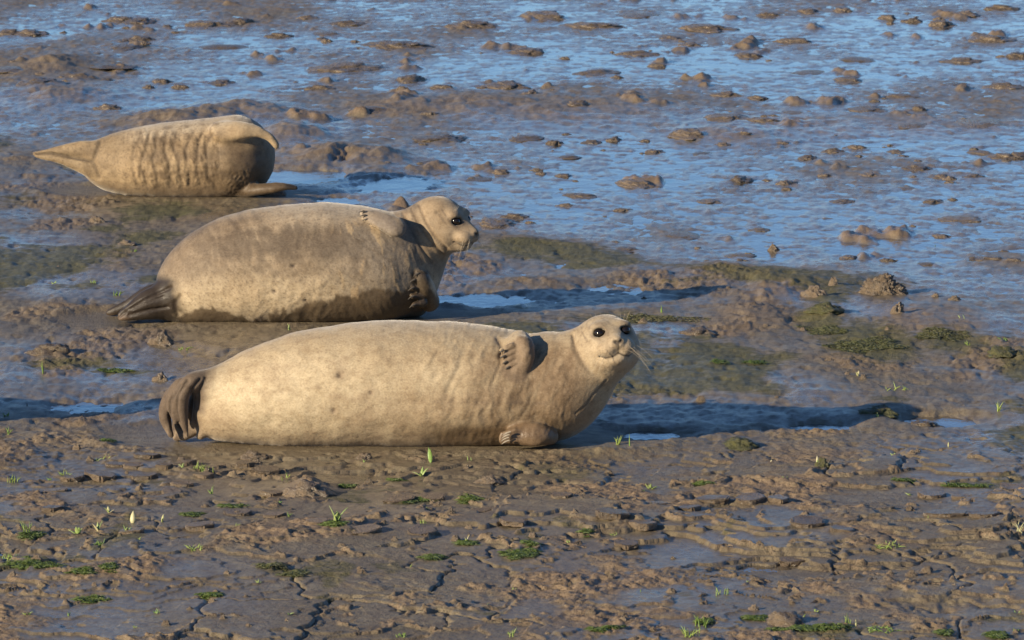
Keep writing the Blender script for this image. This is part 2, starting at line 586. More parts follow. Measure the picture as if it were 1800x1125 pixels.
# ------------------------------------------------------------------ implicit bodies for the seals
class Field:
    def __init__(self, xs, ys, zs):
        self.ax = [np.asarray(a, np.float32) for a in (xs, ys, zs)]
        self.F = np.full([len(a) for a in self.ax], .3, np.float32)

    def win(self, lo, hi):
        s = []
        for a, l, h in zip(self.ax, lo, hi):
            i, j = np.searchsorted(a, [l, h])
            s.append(slice(max(i - 1, 0), min(j + 1, len(a))))
        return tuple(s)

    def grids(self, s):
        return (self.ax[0][s[0]][:, None, None], self.ax[1][s[1]][None, :, None], self.ax[2][s[2]][None, None, :])

    def union(self, s, d, k):
        a = self.F[s]
        h = np.maximum(k - np.abs(a - d), 0) / k
        self.F[s] = np.minimum(a, d) - h * h * k * .25

    def carve(self, s, d, k):
        a = self.F[s]; b = -d
        h = np.maximum(k - np.abs(a - b), 0) / k
        self.F[s] = np.maximum(a, b) + h * h * k * .25

    # chain of balls, optional squash along unit axis n by factor sq (>1 is thinner)
    def chain(self, C, R, k=.03, ys=None, n=None, sq=1.0, carve=False, per=8):
        C, R = np.asarray(C, float), np.asarray(R, float)
        ys = np.ones(len(R)) if ys is None else np.asarray(ys, float)
        if len(C) > 1:
            tt = np.linspace(0, len(C) - 1, (len(C) - 1) * per + 1)
            C, R, ys = catmull(C, tt), catmull(R[:, None], tt)[:, 0], catmull(ys[:, None], tt)[:, 0]
        m = k + .02
        lo = (C - (R * np.maximum(ys, 1))[:, None]).min(0) - m
        hi = (C + (R * np.maximum(ys, 1))[:, None]).max(0) + m
        s = self.win(lo, hi)
        D = np.full([q.stop - q.start for q in s], .3, np.float32)
        for c, r, e in zip(C, R, ys):
            rr = r * max(e, 1) + m
            s2 = self.win(c - rr, c + rr)
            X, Y, Z = self.grids(s2)
            dx, dy, dz = X - np.float32(c[0]), (Y - np.float32(c[1])) / np.float32(e), Z - np.float32(c[2])
            q = dx * dx + dy * dy + dz * dz
            if n is not None:
                pn = dx * np.float32(n[0]) + dy * np.float32(n[1]) + dz * np.float32(n[2])
                q = q + pn * pn * np.float32(sq * sq - 1)
            d = np.sqrt(q) - np.float32(r)
            if n is not None:
                d = d / np.float32(1 + (sq - 1) * .35)
            o = tuple(slice(b.start - a.start, b.stop - a.start) for a, b in zip(s, s2))
            np.minimum(D[o], d, out=D[o])
        (self.carve if carve else self.union)(s, D, np.float32(k))

    def ell(self, c, r, A, k=.02, carve=False):
        """ellipsoid, rows of A are its axes"""
        c, r, A = np.asarray(c, float), np.asarray(r, float), np.asarray(A, float)
        m = r.max() + k + .02
        s = self.win(c - m, c + m)
        X, Y, Z = self.grids(s)
        dx, dy, dz = X - np.float32(c[0]), Y - np.float32(c[1]), Z - np.float32(c[2])
        q0 = q1 = 0
        for a, rr in zip(A, r):
            p = dx * np.float32(a[0]) + dy * np.float32(a[1]) + dz * np.float32(a[2])
            q0 = q0 + p * p / np.float32(rr * rr)
            q1 = q1 + p * p / np.float32(rr ** 4)
        k0, k1 = np.sqrt(q0), np.sqrt(q1) + 1e-6
        d = k0 * (k0 - 1) / k1
        d = np.where(k0 < .3, np.float32(-r.min() * .7), d)
        (self.carve if carve else self.union)(s, d, np.float32(k))

    def floor(self, z, k=.02):
        a = self.F; b = (z - self.ax[2])[None, None, :]
        h = np.maximum(k - np.abs(a - b), 0) / k
        self.F = (np.maximum(a, b) + h * h * k * .25).astype(np.float32)

    def mesh(self):
        F, (xs, ys, zs) = self.F, self.ax
        inn = F < 0
        cnt = np.zeros([n - 1 for n in F.shape], np.int8)
        for a in (0, 1):
            for b in (0, 1):
                for c in (0, 1):
                    cnt += inn[a:F.shape[0] - 1 + a, b:F.shape[1] - 1 + b, c:F.shape[2] - 1 + c]
        I = np.argwhere((cnt > 0) & (cnt < 8))
        idx = np.full(cnt.shape, -1, np.int32)
        idx[tuple(I.T)] = np.arange(len(I))
        corners = [(a, b, c) for a in (0, 1) for b in (0, 1) for c in (0, 1)]
        val = {o: F[I[:, 0] + o[0], I[:, 1] + o[1], I[:, 2] + o[2]] for o in corners}
        acc = np.zeros((len(I), 3)); num = np.zeros(len(I))
        for o in corners:
            for ax in range(3):
                if o[ax]: continue
                p = list(o); p[ax] = 1; p = tuple(p)
                va, vb = val[o], val[p]
                on = (va < 0) != (vb < 0)
                t = np.where(on, va / np.where(on, va - vb, 1), 0)
                pos = np.tile(np.array(o, float), (len(I), 1)); pos[:, ax] = t
                acc += pos * on[:, None]; num += on
        fr = acc / num[:, None]
        V = np.stack([g[I[:, a]] + (g[I[:, a] + 1] - g[I[:, a]]) * fr[:, a] for a, g in enumerate((xs, ys, zs))], 1)
        quads = []
        for ax in range(3):
            b, c = [(1, 2), (2, 0), (0, 1)][ax]
            sa = [slice(None)] * 3; sb = [slice(None)] * 3
            sa[ax] = slice(0, -1); sb[ax] = slice(1, None)
            A, B = inn[tuple(sa)], inn[tuple(sb)]
            E = np.argwhere(A != B)
            ok = (E[:, b] > 0) & (E[:, c] > 0) & (E[:, b] < F.shape[b] - 1) & (E[:, c] < F.shape[c] - 1)
            E = E[ok]
            flip = ~A[tuple(E.T)]

            def cell(db, dc):
                e = E.copy(); e[:, b] += db; e[:, c] += dc
                return idx[tuple(e.T)]
            q = np.stack([cell(-1, -1), cell(0, -1), cell(0, 0), cell(-1, 0)], 1)
            q[flip] = q[flip][:, ::-1]
            quads.append(q)
        Q = np.concatenate(quads)
        Q = Q[(Q >= 0).all(1)]
        # a light smoothing pass
        nb = np.zeros_like(V); ct = np.zeros(len(V))
        for it in range(2):
            nb[:] = 0; ct[:] = 0
            for a in range(4):
                i, j = Q[:, a], Q[:, (a + 1) % 4]
                for d in range(3):
                    nb[:, d] += np.bincount(i, V[j, d], len(V)) + np.bincount(j, V[i, d], len(V))
                ct += np.bincount(i, None, len(V)) + np.bincount(j, None, len(V))
            V = V + (.5 if it == 0 else .35) * (nb / np.maximum(ct, 1)[:, None] - V)
        e1, e2 = V[Q[:, 2]] - V[Q[:, 0]], V[Q[:, 3]] - V[Q[:, 1]]
        fn = np.cross(e1, e2)
        N = np.zeros_like(V)
        for a in range(4):
            for d in range(3):
                N[:, d] += np.bincount(Q[:, a], fn[:, d], len(V))
        N /= np.linalg.norm(N, axis=1)[:, None] + 1e-9
        return V, Q, N


def catmull(P, t):
    P = np.asarray(P, float)
    n = len(P)
    if n == 2:
        f = t[:, None]
        return P[0] * (1 - f) + P[1] * f
    i = np.clip(np.floor(t).astype(int), 0, n - 2)
    f = (t - i)[:, None]
    p1, p2 = P[i], P[i + 1]
    p0, p3 = P[np.maximum(i - 1, 0)], P[np.minimum(i + 2, n - 1)]
    return .5 * (2 * p1 + (p2 - p0) * f + (2 * p0 - 5 * p1 + 4 * p2 - p3) * f ** 2 + (3 * p1 - p0 - 3 * p2 + p3) * f ** 3)


def axis_grid(lo, hi, step, flo, fhi, fstep):
    a = [lo]
    while a[-1] < hi:
        x = a[-1]
        a.append(x + (fstep if flo <= x <= fhi else step))
    return np.array(a)


def unit(v):
    v = np.asarray(v, float)
    return v / np.linalg.norm(v)


def tube(pts, rad, seg=6):
    """closed tapered tube along points"""
    pts = np.asarray(pts, float)
    V, Q = [], []
    for i, p in enumerate(pts):
        d = unit(pts[min(i + 1, len(pts) - 1)] - pts[max(i - 1, 0)])
        a = unit(np.cross(d, [0.31, .2, .93])); b = np.cross(d, a)
        for s in range(seg):
            an = 2 * math.pi * s / seg
            V.append(p + (a * math.cos(an) + b * math.sin(an)) * rad[i])
    for i in range(len(pts) - 1):
        for s in range(seg):
            s2 = (s + 1) % seg
            Q.append((i * seg + s, i * seg + s2, (i + 1) * seg + s2, (i + 1) * seg + s))
    return V, Q


def tubes_mesh(name, items):
    V, Q = [], []
    for pts, rad, seg in items:
        v, q = tube(pts, rad, seg)
        o = len(V)
        V += v; Q += [tuple(i + o for i in f) for f in q]
    return mesh_np(name, np.array(V), np.array(Q))


def ball_mesh(name, r, sub=3):
    bm = bmesh.new()
    bmesh.ops.create_icosphere(bm, subdivisions=sub, radius=r)
    for f in bm.faces: f.smooth = True
    me = bpy.data.meshes.new(name)
    bm.to_mesh(me); bm.free()
    return me


class Head:
    """head frame: s = the animal's side axis as seen, f = forward, u = up"""
    def __init__(self, c, f, roll=0.0, scale=1.0):
        self.c = np.asarray(c, float)
        self.f = unit(f)
        s = unit(np.cross(self.f, [0, 0, 1]))
        u = np.cross(s, self.f)
        self.s = s * math.cos(roll) + u * math.sin(roll)
        self.u = -s * math.sin(roll) + u * math.cos(roll)
        self.k = scale
        self.A = np.array([self.s, self.f, self.u])

    def p(self, s, f, u):
        return self.c + (self.s * s + self.f * f + self.u * u) * self.k

    def local(self, V):
        return ((V - self.c) @ self.A.T) / self.k

    def build(self, F):
        k, A = self.k, self.A
        E = lambda c, r, kk=.02, carve=False: F.ell(self.p(*c), np.array(r) * k, A, kk * k, carve)
        E((0, -.005, .006), (.090, .098, .084), .05)
        E((0, .050, -.004), (.062, .062, .056), .045)             # face
        for q in (-1, 1):
            E((q * .046, .030, -.036), (.044, .054, .042), .035)  # cheek
            E((q * .027, .108, -.014), (.036, .042, .030), .014)  # whisker pad
            E((q * .040, .066, .058), (.024, .020, .012), .022)   # brow
        E((0, .094, .010), (.024, .060, .024), .028)              # bridge
        E((0, .146, .003), (.018, .010, .013), .014)              # nose
        E((0, .080, -.050), (.046, .056, .027), .022)             # chin
        for q in (-1, 1):
            E((q * .0410, .082, .037), (.0200, .017, .0145), .010, True)      # eye socket
            F.chain([self.p(q * .004, .157, .002), self.p(q * .012, .155, .009)], [.0042 * k, .0036 * k], .004, carve=True)
            F.chain([self.p(*m) for m in self.lips(q)], np.array([.0025, .0030, .0034, .0030, .002]) * k, .005, carve=True)
        F.chain([self.p(0, .157, -.004), self.p(0, .152, -.030)], [.0022 * k, .0026 * k], .005, carve=True)

    def lips(self, q):
        return [(0, .150, -.030), (q * .018, .146, -.040), (q * .038, .128, -.043), (q * .056, .094, -.033), (q * .067, .066, -.014)]

    def tint(self, V, T, wet):
        L = self.local(V)
        s, f, u = L.T

        def spot(c, r, colr, a=1.0):
            c = np.array(c)
            m = np.exp(-(((L - c) / np.array(r)) ** 2).sum(1))[:, None] * a
            T[:] = T * (1 - m) + np.array(colr) * m
        pale = np.exp(-((s / .06) ** 2 + ((f - .11) / .08) ** 2 + ((u + .03) / .05) ** 2) * .9)[:, None] * .75
        T[:] = T * (1 - pale) + np.array((.54, .43, .30)) * pale
        for q in (-1, 1):
            spot((q * .0410, .084, .038), (.0245, .03, .019), (.05, .04, .035), .9)
            spot((q * .028, .092, .030), (.010, .02, .008), (.10, .075, .06), .7)
            spot((q * .044, .080, .068), (.016, .02, .008), (.20, .15, .11), .5)
            spot((q * .080, .012, .050), (.006, .007, .010), (.03, .02, .015), .95)     # ear hole
            spot((q * .009, .156, .007), (.0085, .012, .0065), (.012, .009, .008), 1)   # nostril
            for j in range(16):
                aa, bb = divmod(j, 4)
                spot((q * (.018 + .010 * bb), .150 - .0075 * bb, -.002 - .0085 * aa), (.0022, .014, .0018), (.16, .115, .08), .6)
            lp = [(abs(m[0]), m[2]) for m in self.lips(1)]
            for a, b in zip(lp, lp[1:]):
                d = _seg_d(s * q, u, a, b)
                m = (np.exp(-(d / .0030) ** 2) * (f > .03) * (s * q > -.004) * ss(.066, .040, np.abs(s)))[:, None] * .85
                T[:] = T * (1 - m) + np.array((.03, .022, .018)) * m
        spot((0, .157, .002), (.014, .012, .007), (.06, .045, .04), .75)
        fh = fbm(L[:, 0] * 45, L[:, 1] * 45 + L[:, 2] * 60, 4, 820)
        m = (np.clip(fh * 1.6 - .1, 0, 1) * ss(-.01, .03, u) * ss(-.02, .05, f) * ss(.2, .1, np.abs(L).max(1)))[:, None] * .65
        T[:] = T * (1 - m) + np.array((.16, .12, .09)) * m
        d = _seg_d(s, u, (0, .0), (0, -.030))
        m = (np.exp(-(d / .003) ** 2) * (f > .09))[:, None] * .75
        T[:] = T * (1 - m) + np.array((.05, .038, .03)) * m

    def extras(self, root, base, eyes=(-1, 1), wseed=1, wl=1.0):
        for q in eyes:
            me = ball_mesh('eye', 1.0, 4)
            n = len(me.vertices)
            co = np.empty(n * 3, np.float32); me.vertices.foreach_get('co', co); co = co.reshape(-1, 3)
            a = q * .22
            sx, uz = co[:, 0] * .0182, co[:, 2] * .0138
            loc = np.stack([sx * math.cos(a) - uz * math.sin(a), co[:, 1] * .0185, sx * math.sin(a) + uz * math.cos(a)], 1)
            me.vertices.foreach_set('co', (loc @ self.A * self.k).astype(np.float32).ravel())
            me.materials.append(M['eye'])
            link_mesh('eye', me, None, root, self.p(q * .0410, .0775, .037) - base)
        r = random.Random(wseed)
        items = []
        for q in (-1, 1):
            for j in range(9):
                a, b = divmod(j, 3)
                p0 = self.p(q * (.024 + .010 * b), .142 - .0075 * b, -.004 - .0085 * a)
                L = (.04 + .05 * r.random()) * self.k * wl
                d = unit(self.s * q * (.8 + .3 * r.random()) + self.f * (.5 - .2 * b * r.random()) + self.u * (-.15 - .5 * r.random()))
                dr = -self.u * (.25 + .5 * r.random()) - self.f * .3 * r.random()
                pts = [p0 + d * L * t + dr * L * t * t for t in (0, .3, .6, .85, 1)]
                items.append(([p - base for p in pts], [.00036, .00034, .00028, .0002, .00012], 4))
            for j in range(3):
                p0 = self.p(q * (.036 + .006 * j), .066, .064)
                d = unit(self.u + self.f * .3 + self.s * q * (.3 * j - .1))
                pts = [p0 + d * L2 for L2 in (0, .015, .03, .042)]
                items.append(([p - base for p in pts], [.0004, .00035, .00028, .00014], 4))
        tag(link_mesh('whiskers', tubes_mesh('whiskers', items), M['whisker'], root), kind='stuff')


def claw_on(root, base, p, d, L, r, mat):
    d = unit(d)
    pts = [p - d * L * .35, p, p + d * L * .5 + np.array([0, 0, -.06 * L]), p + d * L + np.array([0, 0, -.25 * L])]
    me = tubes_mesh('claw', [([q - base for q in pts], [r * .9, r, r * .7, r * .15], 6)])
    link_mesh('claw', me, M[mat], root)


def seg_noise3(V, s, seed):
    """cheap solid noise from three planar ones"""
    return (fbm(V[:, 0] * s, V[:, 2] * s, 4, seed) + fbm(V[:, 1] * s + 3.3, V[:, 2] * s - 1.7, 4, seed + 5)) * .6


def blend(T, c, m):
    m = np.clip(m, 0, 1)[:, None]
    T[:] = T * (1 - m) + np.array(c) * m


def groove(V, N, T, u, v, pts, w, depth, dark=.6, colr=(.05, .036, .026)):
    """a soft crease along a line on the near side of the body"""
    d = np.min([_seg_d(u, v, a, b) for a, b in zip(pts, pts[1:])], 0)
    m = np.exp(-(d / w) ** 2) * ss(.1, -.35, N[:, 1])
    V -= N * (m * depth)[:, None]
    blend(T, colr, m * dark)  # shade inside the crease painted on as a darker colour


def body_object(root, base, V, Q, T, wet):
    me = mesh_np('body', V - base, Q)
    set_attr(me, 'tint', np.clip(T, .005, 1)); set_attr(me, 'wet', np.clip(wet, 0, 1))
    return link_mesh('body', me, M['fur'], root)


def torso_from(P, st, dy=0.0):
    C, R, Y = [], [], []
    for (u, vt, vb, hd, *e) in st:
        d = e[0] if e else dy
        a, b = P(u, vt, d), P(u, vb, d)
        r = (a[2] - b[2]) / 2
        C.append((a + b) / 2); R.append(r); Y.append(hd / r)
    return C, R, Y


CREAM, TAN, BROWN, DARK = (.56, .46, .305), (.38, .285, .180), (.20, .138, .082), (.085, .060, .042)


# ------------------------------------------------------------------ seal one: nearest, looking at the camera
def seal_front():
    y0 = on_ground(650, 784)[1] + .10
    base = np.array([on_ground(690, 784)[0], y0, 0.0])
    sc = (on_plane(1000, 700, y0) - on_plane(900, 700, y0))[0] / 100      # metres per pixel
    P = lambda u, v, d=0.0: on_plane(u, v, y0 + d)
    F = Field(axis_grid(P(270, 700)[0], P(1150, 700)[0], .0052, P(1000, 0)[0], P(1125, 0)[0], .0026),
              np.arange(y0 - .34, y0 + .30, .0045), axis_grid(-.045, .47, .0048, P(0, 660)[2], .44, .0028))
    st = [(374, 676, 768, .09), (394, 652, 776, .12), (430, 628, 782, .15), (480, 604, 787, .18), (540, 584, 790, .20), (600, 572, 789, .21),
          (660, 566, 790, .215), (720, 565, 790, .215), (780, 567, 790, .215), (840, 572, 789, .21), (890, 580, 787, .20), (930, 588, 783, .185)]
    C, R, Y = torso_from(P, st)
    for u, v, r, e, d in ((965, 680, 97, 1.0, -.01), (992, 668, 85, 1.0, -.02), (1014, 652, 73, 1.0, -.03), (1036, 636, 62, 1.02, -.04), (1056, 620, 54, 1.0, -.05)):
        C.append(P(u, v, d)); R.append(r * sc); Y.append(e)
    F.chain(C, R, .02, Y, per=10)
    F.floor(-.028, .05)
    hd = Head(P(1069, 604, -.055), (math.sin(math.radians(11)), -math.cos(math.radians(11)), math.tan(math.radians(8))), roll=math.radians(-4), scale=1.0)
    F.ell(P(1063, 640, -.075), (.060, .06, .034), np.eye(3), .05)          # throat
    hd.build(F)
    # fold behind the jaw
    F.chain([P(1008, 590, -.08), P(1014, 614, -.135), P(1032, 644, -.160), P(1058, 668, -.158)], [.002, .003, .0035, .002], .020, carve=True)
    # hind flippers, folded over and hanging
    F.chain([P(405, 690, -.02), P(372, 676, -.05), P(345, 672, -.07)], [.075, .050, .036], .04)
    F.chain([P(372, 672, -.05), P(338, 672, -.09), P(320, 694, -.10), P(320, 728, -.095), P(329, 766, -.09)], [.034, .030, .026, .020, .006], .008)
    F.chain([P(345, 674, -.05), P(316, 680, -.06), P(303, 706, -.075), P(309, 742, -.085)], [.028, .026, .022, .009], .006)
    F.chain([P(330, 676, -.03), P(302, 694, -.05), P(290, 730, -.05), P(301, 766, -.055)], [.026, .024, .021, .009], .005)
    F.chain([P(385, 720, .0), P(358, 730, .0), P(338, 752, -.01), P(322, 768, -.02)], [.05, .040, .028, .014], .010)
    F.chain([P(372, 700, .03), P(340, 712, .02), P(318, 745, .01), P(312, 768, .0)], [.05, .036, .028, .016], .012)
    F.chain([P(380, 735, -.04), P(362, 752, -.05), P(352, 766, -.06)], [.04, .024, .014], .015)
    F.chain([P(385, 690, -.08), P(372, 690, -.10), P(362, 698, -.10)], [.03, .014, .007], .012)
    # upper fore flipper folded on the flank
    fd = -.160
    n = unit((-.10, -.95, .30))
    F.chain([P(912, 602, -.10), P(915, 614, fd + .012), P(915, 632, fd - .002), P(911, 648, fd - .002)], np.array([22, 23, 20, 12]) * sc, .016, n=n, sq=2.1)
    F.chain([P(918, 604, fd + .012), P(924, 620, fd - .008), P(919, 640, fd - .006), P(908, 654, fd - .003)], np.array([13, 12, 10, 7]) * sc, .012)
    fing = [((900, 608), (883, 616)), ((901, 617), (884, 626)), ((902, 626), (888, 636)), ((904, 635), (893, 645)), ((908, 643), (901, 655))]
    for a, b in fing:
        F.chain([P(*a, fd - .004), P(*b, fd - .010)], [6.5 * sc, 5.6 * sc], .005)
    # lower fore flipper on the mud
    gd = -.185
    F.chain([P(968, 768, gd + .03), P(945, 764, gd), P(920, 763, gd), P(898, 766, gd - .005)], np.array([14, 20, 20, 14]) * sc, .012, n=unit((0, -.9, .35)), sq=1.5)
    fing2 = [((906, 756), (884, 762)), ((904, 761), (882, 767)), ((904, 766), (881, 772)), ((906, 772), (882, 777))]
    for a, b in fing2:
        F.chain([P(*a, gd - .018), P(*b, gd - .014)], [5 * sc, 4.2 * sc], .008)
    V, Q, N = F.mesh()
    u, v = to_px(V)
    front = ss(.2, -.05, V[:, 1] - y0)
    # skin folds across the shoulder, soft unevenness elsewhere
    fold = ridged((u + .35 * (v - 600) + 18 * fbm(u / 60, v / 60, 2, 3)) / 26, v / 150, 2, 17)
    mk = ss(700, 800, u) * ss(1040, 960, u) * ss(585, 610, v) * ss(760, 730, v) * front
    V = V + N * (mk * .0022 * fold)[:, None]
    mk2 = ss(360, 460, u) * ss(1000, 900, u)
    V = V + N * (mk2 * .0035 * fbm(u / 70, v / 45, 3, 90))[:, None]
    fm = ss(1010, 990, u) * ss(700, 860, u)
    V = V + N * ((fm * .0012 + .0004) * fbm(u / 9 + v / 40, v / 22, 3, 92))[:, None]
    # colour
    T = np.tile(np.array(CREAM), (len(V), 1)); wet = np.zeros(len(V))
    g = seg_noise3(V, 5, 300)
    g2 = seg_noise3(V, 16, 340)
    blend(T, (.425, .333, .212), 1 - np.exp(-(((u - 510 + 60 * g) / 190) ** 2 + ((v - 695 + 20 * g) / 75) ** 2)) * .95)  # brightest sunlit part of the belly painted cream, darker tan around it
    blend(T, TAN, ss(-.2, .5, g + .5 * g2) * .6)
    blend(T, (.27, .20, .13), ss(.1, .6, g2) * .22)
    blend(T, (.60, .52, .40), ss(600, 560, v) * ss(380, 450, u) * ss(940, 880, u) * .5)  # sky-lit rim along the back painted pale
    blend(T, (.30, .24, .17), ss(640, 575, v) * ss(500, 700, u) * .35)
    st2 = fbm((u + .5 * (v - 600)) / 14, v / 60, 4, 310)
    sh = ss(760, 960, u + 50 * g) * ss(1045, 990, u) * ss(590, 625, v) * ss(770, 735, v)
    blend(T, (.215, .150, .088), sh * (.95 + .6 * st2))
    neck = ss(930, 975, u) * ss(.02, -.06, hd.local(V)[:, 1] - .0) * ss(1090, 1050, u)
    blend(T, (.27, .19, .115), ss(935, 990, u) * ss(595, 640, v) * ss(1040, 1005, u - .3 * (v - 640)) * .45)
    line = np.exp(-((v - (705 + .015 * (u - 700))) / 3.0) ** 2) * ss(690, 800, u) * ss(1000, 960, u) * ss(-.2, .3, st2)
    blend(T, (.14, .10, .07), line * .55)
    fl = fbm(u / 4.2, v / 3.2, 3, 951)
    blend(T, (.17, .125, .085), ss(.35, .62, fl) * ss(330, 420, u) * .28)
    blend(T, (.66, .56, .41), ss(-.38, -.62, fl) * ss(350, 420, u) * .10)
    wetshade = ss(660, 840, u + 60 * g) * ss(738, 764, v + 8 * g + .05 * (u - 760)) * ss(1010, 960, u)  # wet lower chest, with its soft shade also painted dark
    blend(T, (.150, .102, .058), wetshade * .95); wet = np.maximum(wet, wetshade * .75)
    mudp = np.exp(-(((u - 822) / 20) ** 2 + ((v - 764) / 9) ** 2)) * ss(-.2, .2, st2 + g)
    blend(T, (.07, .05, .035), mudp * 1.2); wet = np.maximum(wet, mudp)
    smear = ss(762, 786, v + 9 * fbm(u / 22, v / 9, 4, 931) + 5 * g)
    blend(T, (.19, .14, .095), smear * .8); wet = np.maximum(wet, smear * .35)
    spl = ss(.42, .62, fbm(u / 5, v / 4, 3, 937)) * ss(725, 780, v)
    blend(T, (.16, .115, .075), spl * .7)
    for (a, b, r) in ((597, 660, 4), (587, 722, 4), (652, 690, 3)):
        m = np.exp(-(((u - a) / r) ** 2 + ((v - b) / r) ** 2)) * front
        V = V - N * (m * .006)[:, None]
        blend(T, (.10, .07, .05), m * .9)
        blend(T, (.26, .19, .125), np.exp(-(((u - a) / 11) ** 2 + ((v - b) / 10) ** 2)) * .5 * front)
    hind = ss(378, 350, u + .25 * (v - 690) + 12 * g2)
    blend(T, (.125, .090, .064), hind * .95)
    blend(T, (.34, .26, .18), hind * ss(735, 765, v) * .6 * ss(-.3, .2, st2))
    dflip = lambda pts, r: np.min([_seg_d(u, v, a, b) for a, b in zip(pts, pts[1:])], 0) < r
    up = ss(30, 20, np.min([_seg_d(u, v, a, b) for a, b in zip([(912, 600), (911, 628)], [(911, 628), (907, 648)])], 0)) * ss(.0, -.03, V[:, 1] - (y0 + fd + .03))
    blend(T, (.200, .142, .092), up * .85)
    lo = ss(4, -4, ((u - 925) / 52) ** 2 * 20 + ((v - 766) / 23) ** 2 * 20 - 20) * (V[:, 1] < y0 + gd + .05)
    blend(T, (.190, .130, .078), lo * .9); wet = np.maximum(wet, lo * .45)
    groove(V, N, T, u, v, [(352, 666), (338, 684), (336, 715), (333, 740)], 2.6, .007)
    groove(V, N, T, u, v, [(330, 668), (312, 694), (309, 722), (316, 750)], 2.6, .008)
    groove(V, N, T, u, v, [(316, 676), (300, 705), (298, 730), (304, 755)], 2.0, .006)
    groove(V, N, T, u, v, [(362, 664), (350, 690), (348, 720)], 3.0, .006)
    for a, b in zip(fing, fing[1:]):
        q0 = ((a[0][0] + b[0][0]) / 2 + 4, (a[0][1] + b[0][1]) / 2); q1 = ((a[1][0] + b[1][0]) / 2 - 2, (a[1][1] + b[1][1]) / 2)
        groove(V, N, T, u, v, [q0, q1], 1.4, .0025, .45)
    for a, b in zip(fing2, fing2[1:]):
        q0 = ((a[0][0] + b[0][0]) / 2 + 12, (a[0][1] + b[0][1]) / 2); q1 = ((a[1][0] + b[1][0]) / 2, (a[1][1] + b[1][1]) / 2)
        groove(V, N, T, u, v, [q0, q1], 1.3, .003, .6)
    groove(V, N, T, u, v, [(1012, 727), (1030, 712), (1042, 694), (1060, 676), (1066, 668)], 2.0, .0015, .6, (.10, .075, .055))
    groove(V, N, T, u, v, [(876, 596), (884, 612), (880, 628)], 4.0, .006, .5, (.16, .11, .07))
    hd.tint(V, T, wet)
    root = empty('harbour_seal', base)
    tag(root, 'cream seal in front lying on its side, head raised and looking at camera', 'seal')
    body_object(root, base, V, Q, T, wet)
    hd.extras(root, base, wseed=3)
    for a, b in fing:
        claw_on(root, base, P(b[0] + 1, b[1], fd - .022), P(b[0] - 6, b[1] + 3, fd - .026) - P(b[0] + 1, b[1], fd - .022), .013, .0036, 'claw')
    for a, b in fing2:
        claw_on(root, base, P(b[0] + 10, b[1] - 2, gd - .044), P(b[0], b[1] + 1, gd - .044) - P(b[0] + 10, b[1] - 2, gd - .044), .020, .0030, 'pale_claw')
    return root


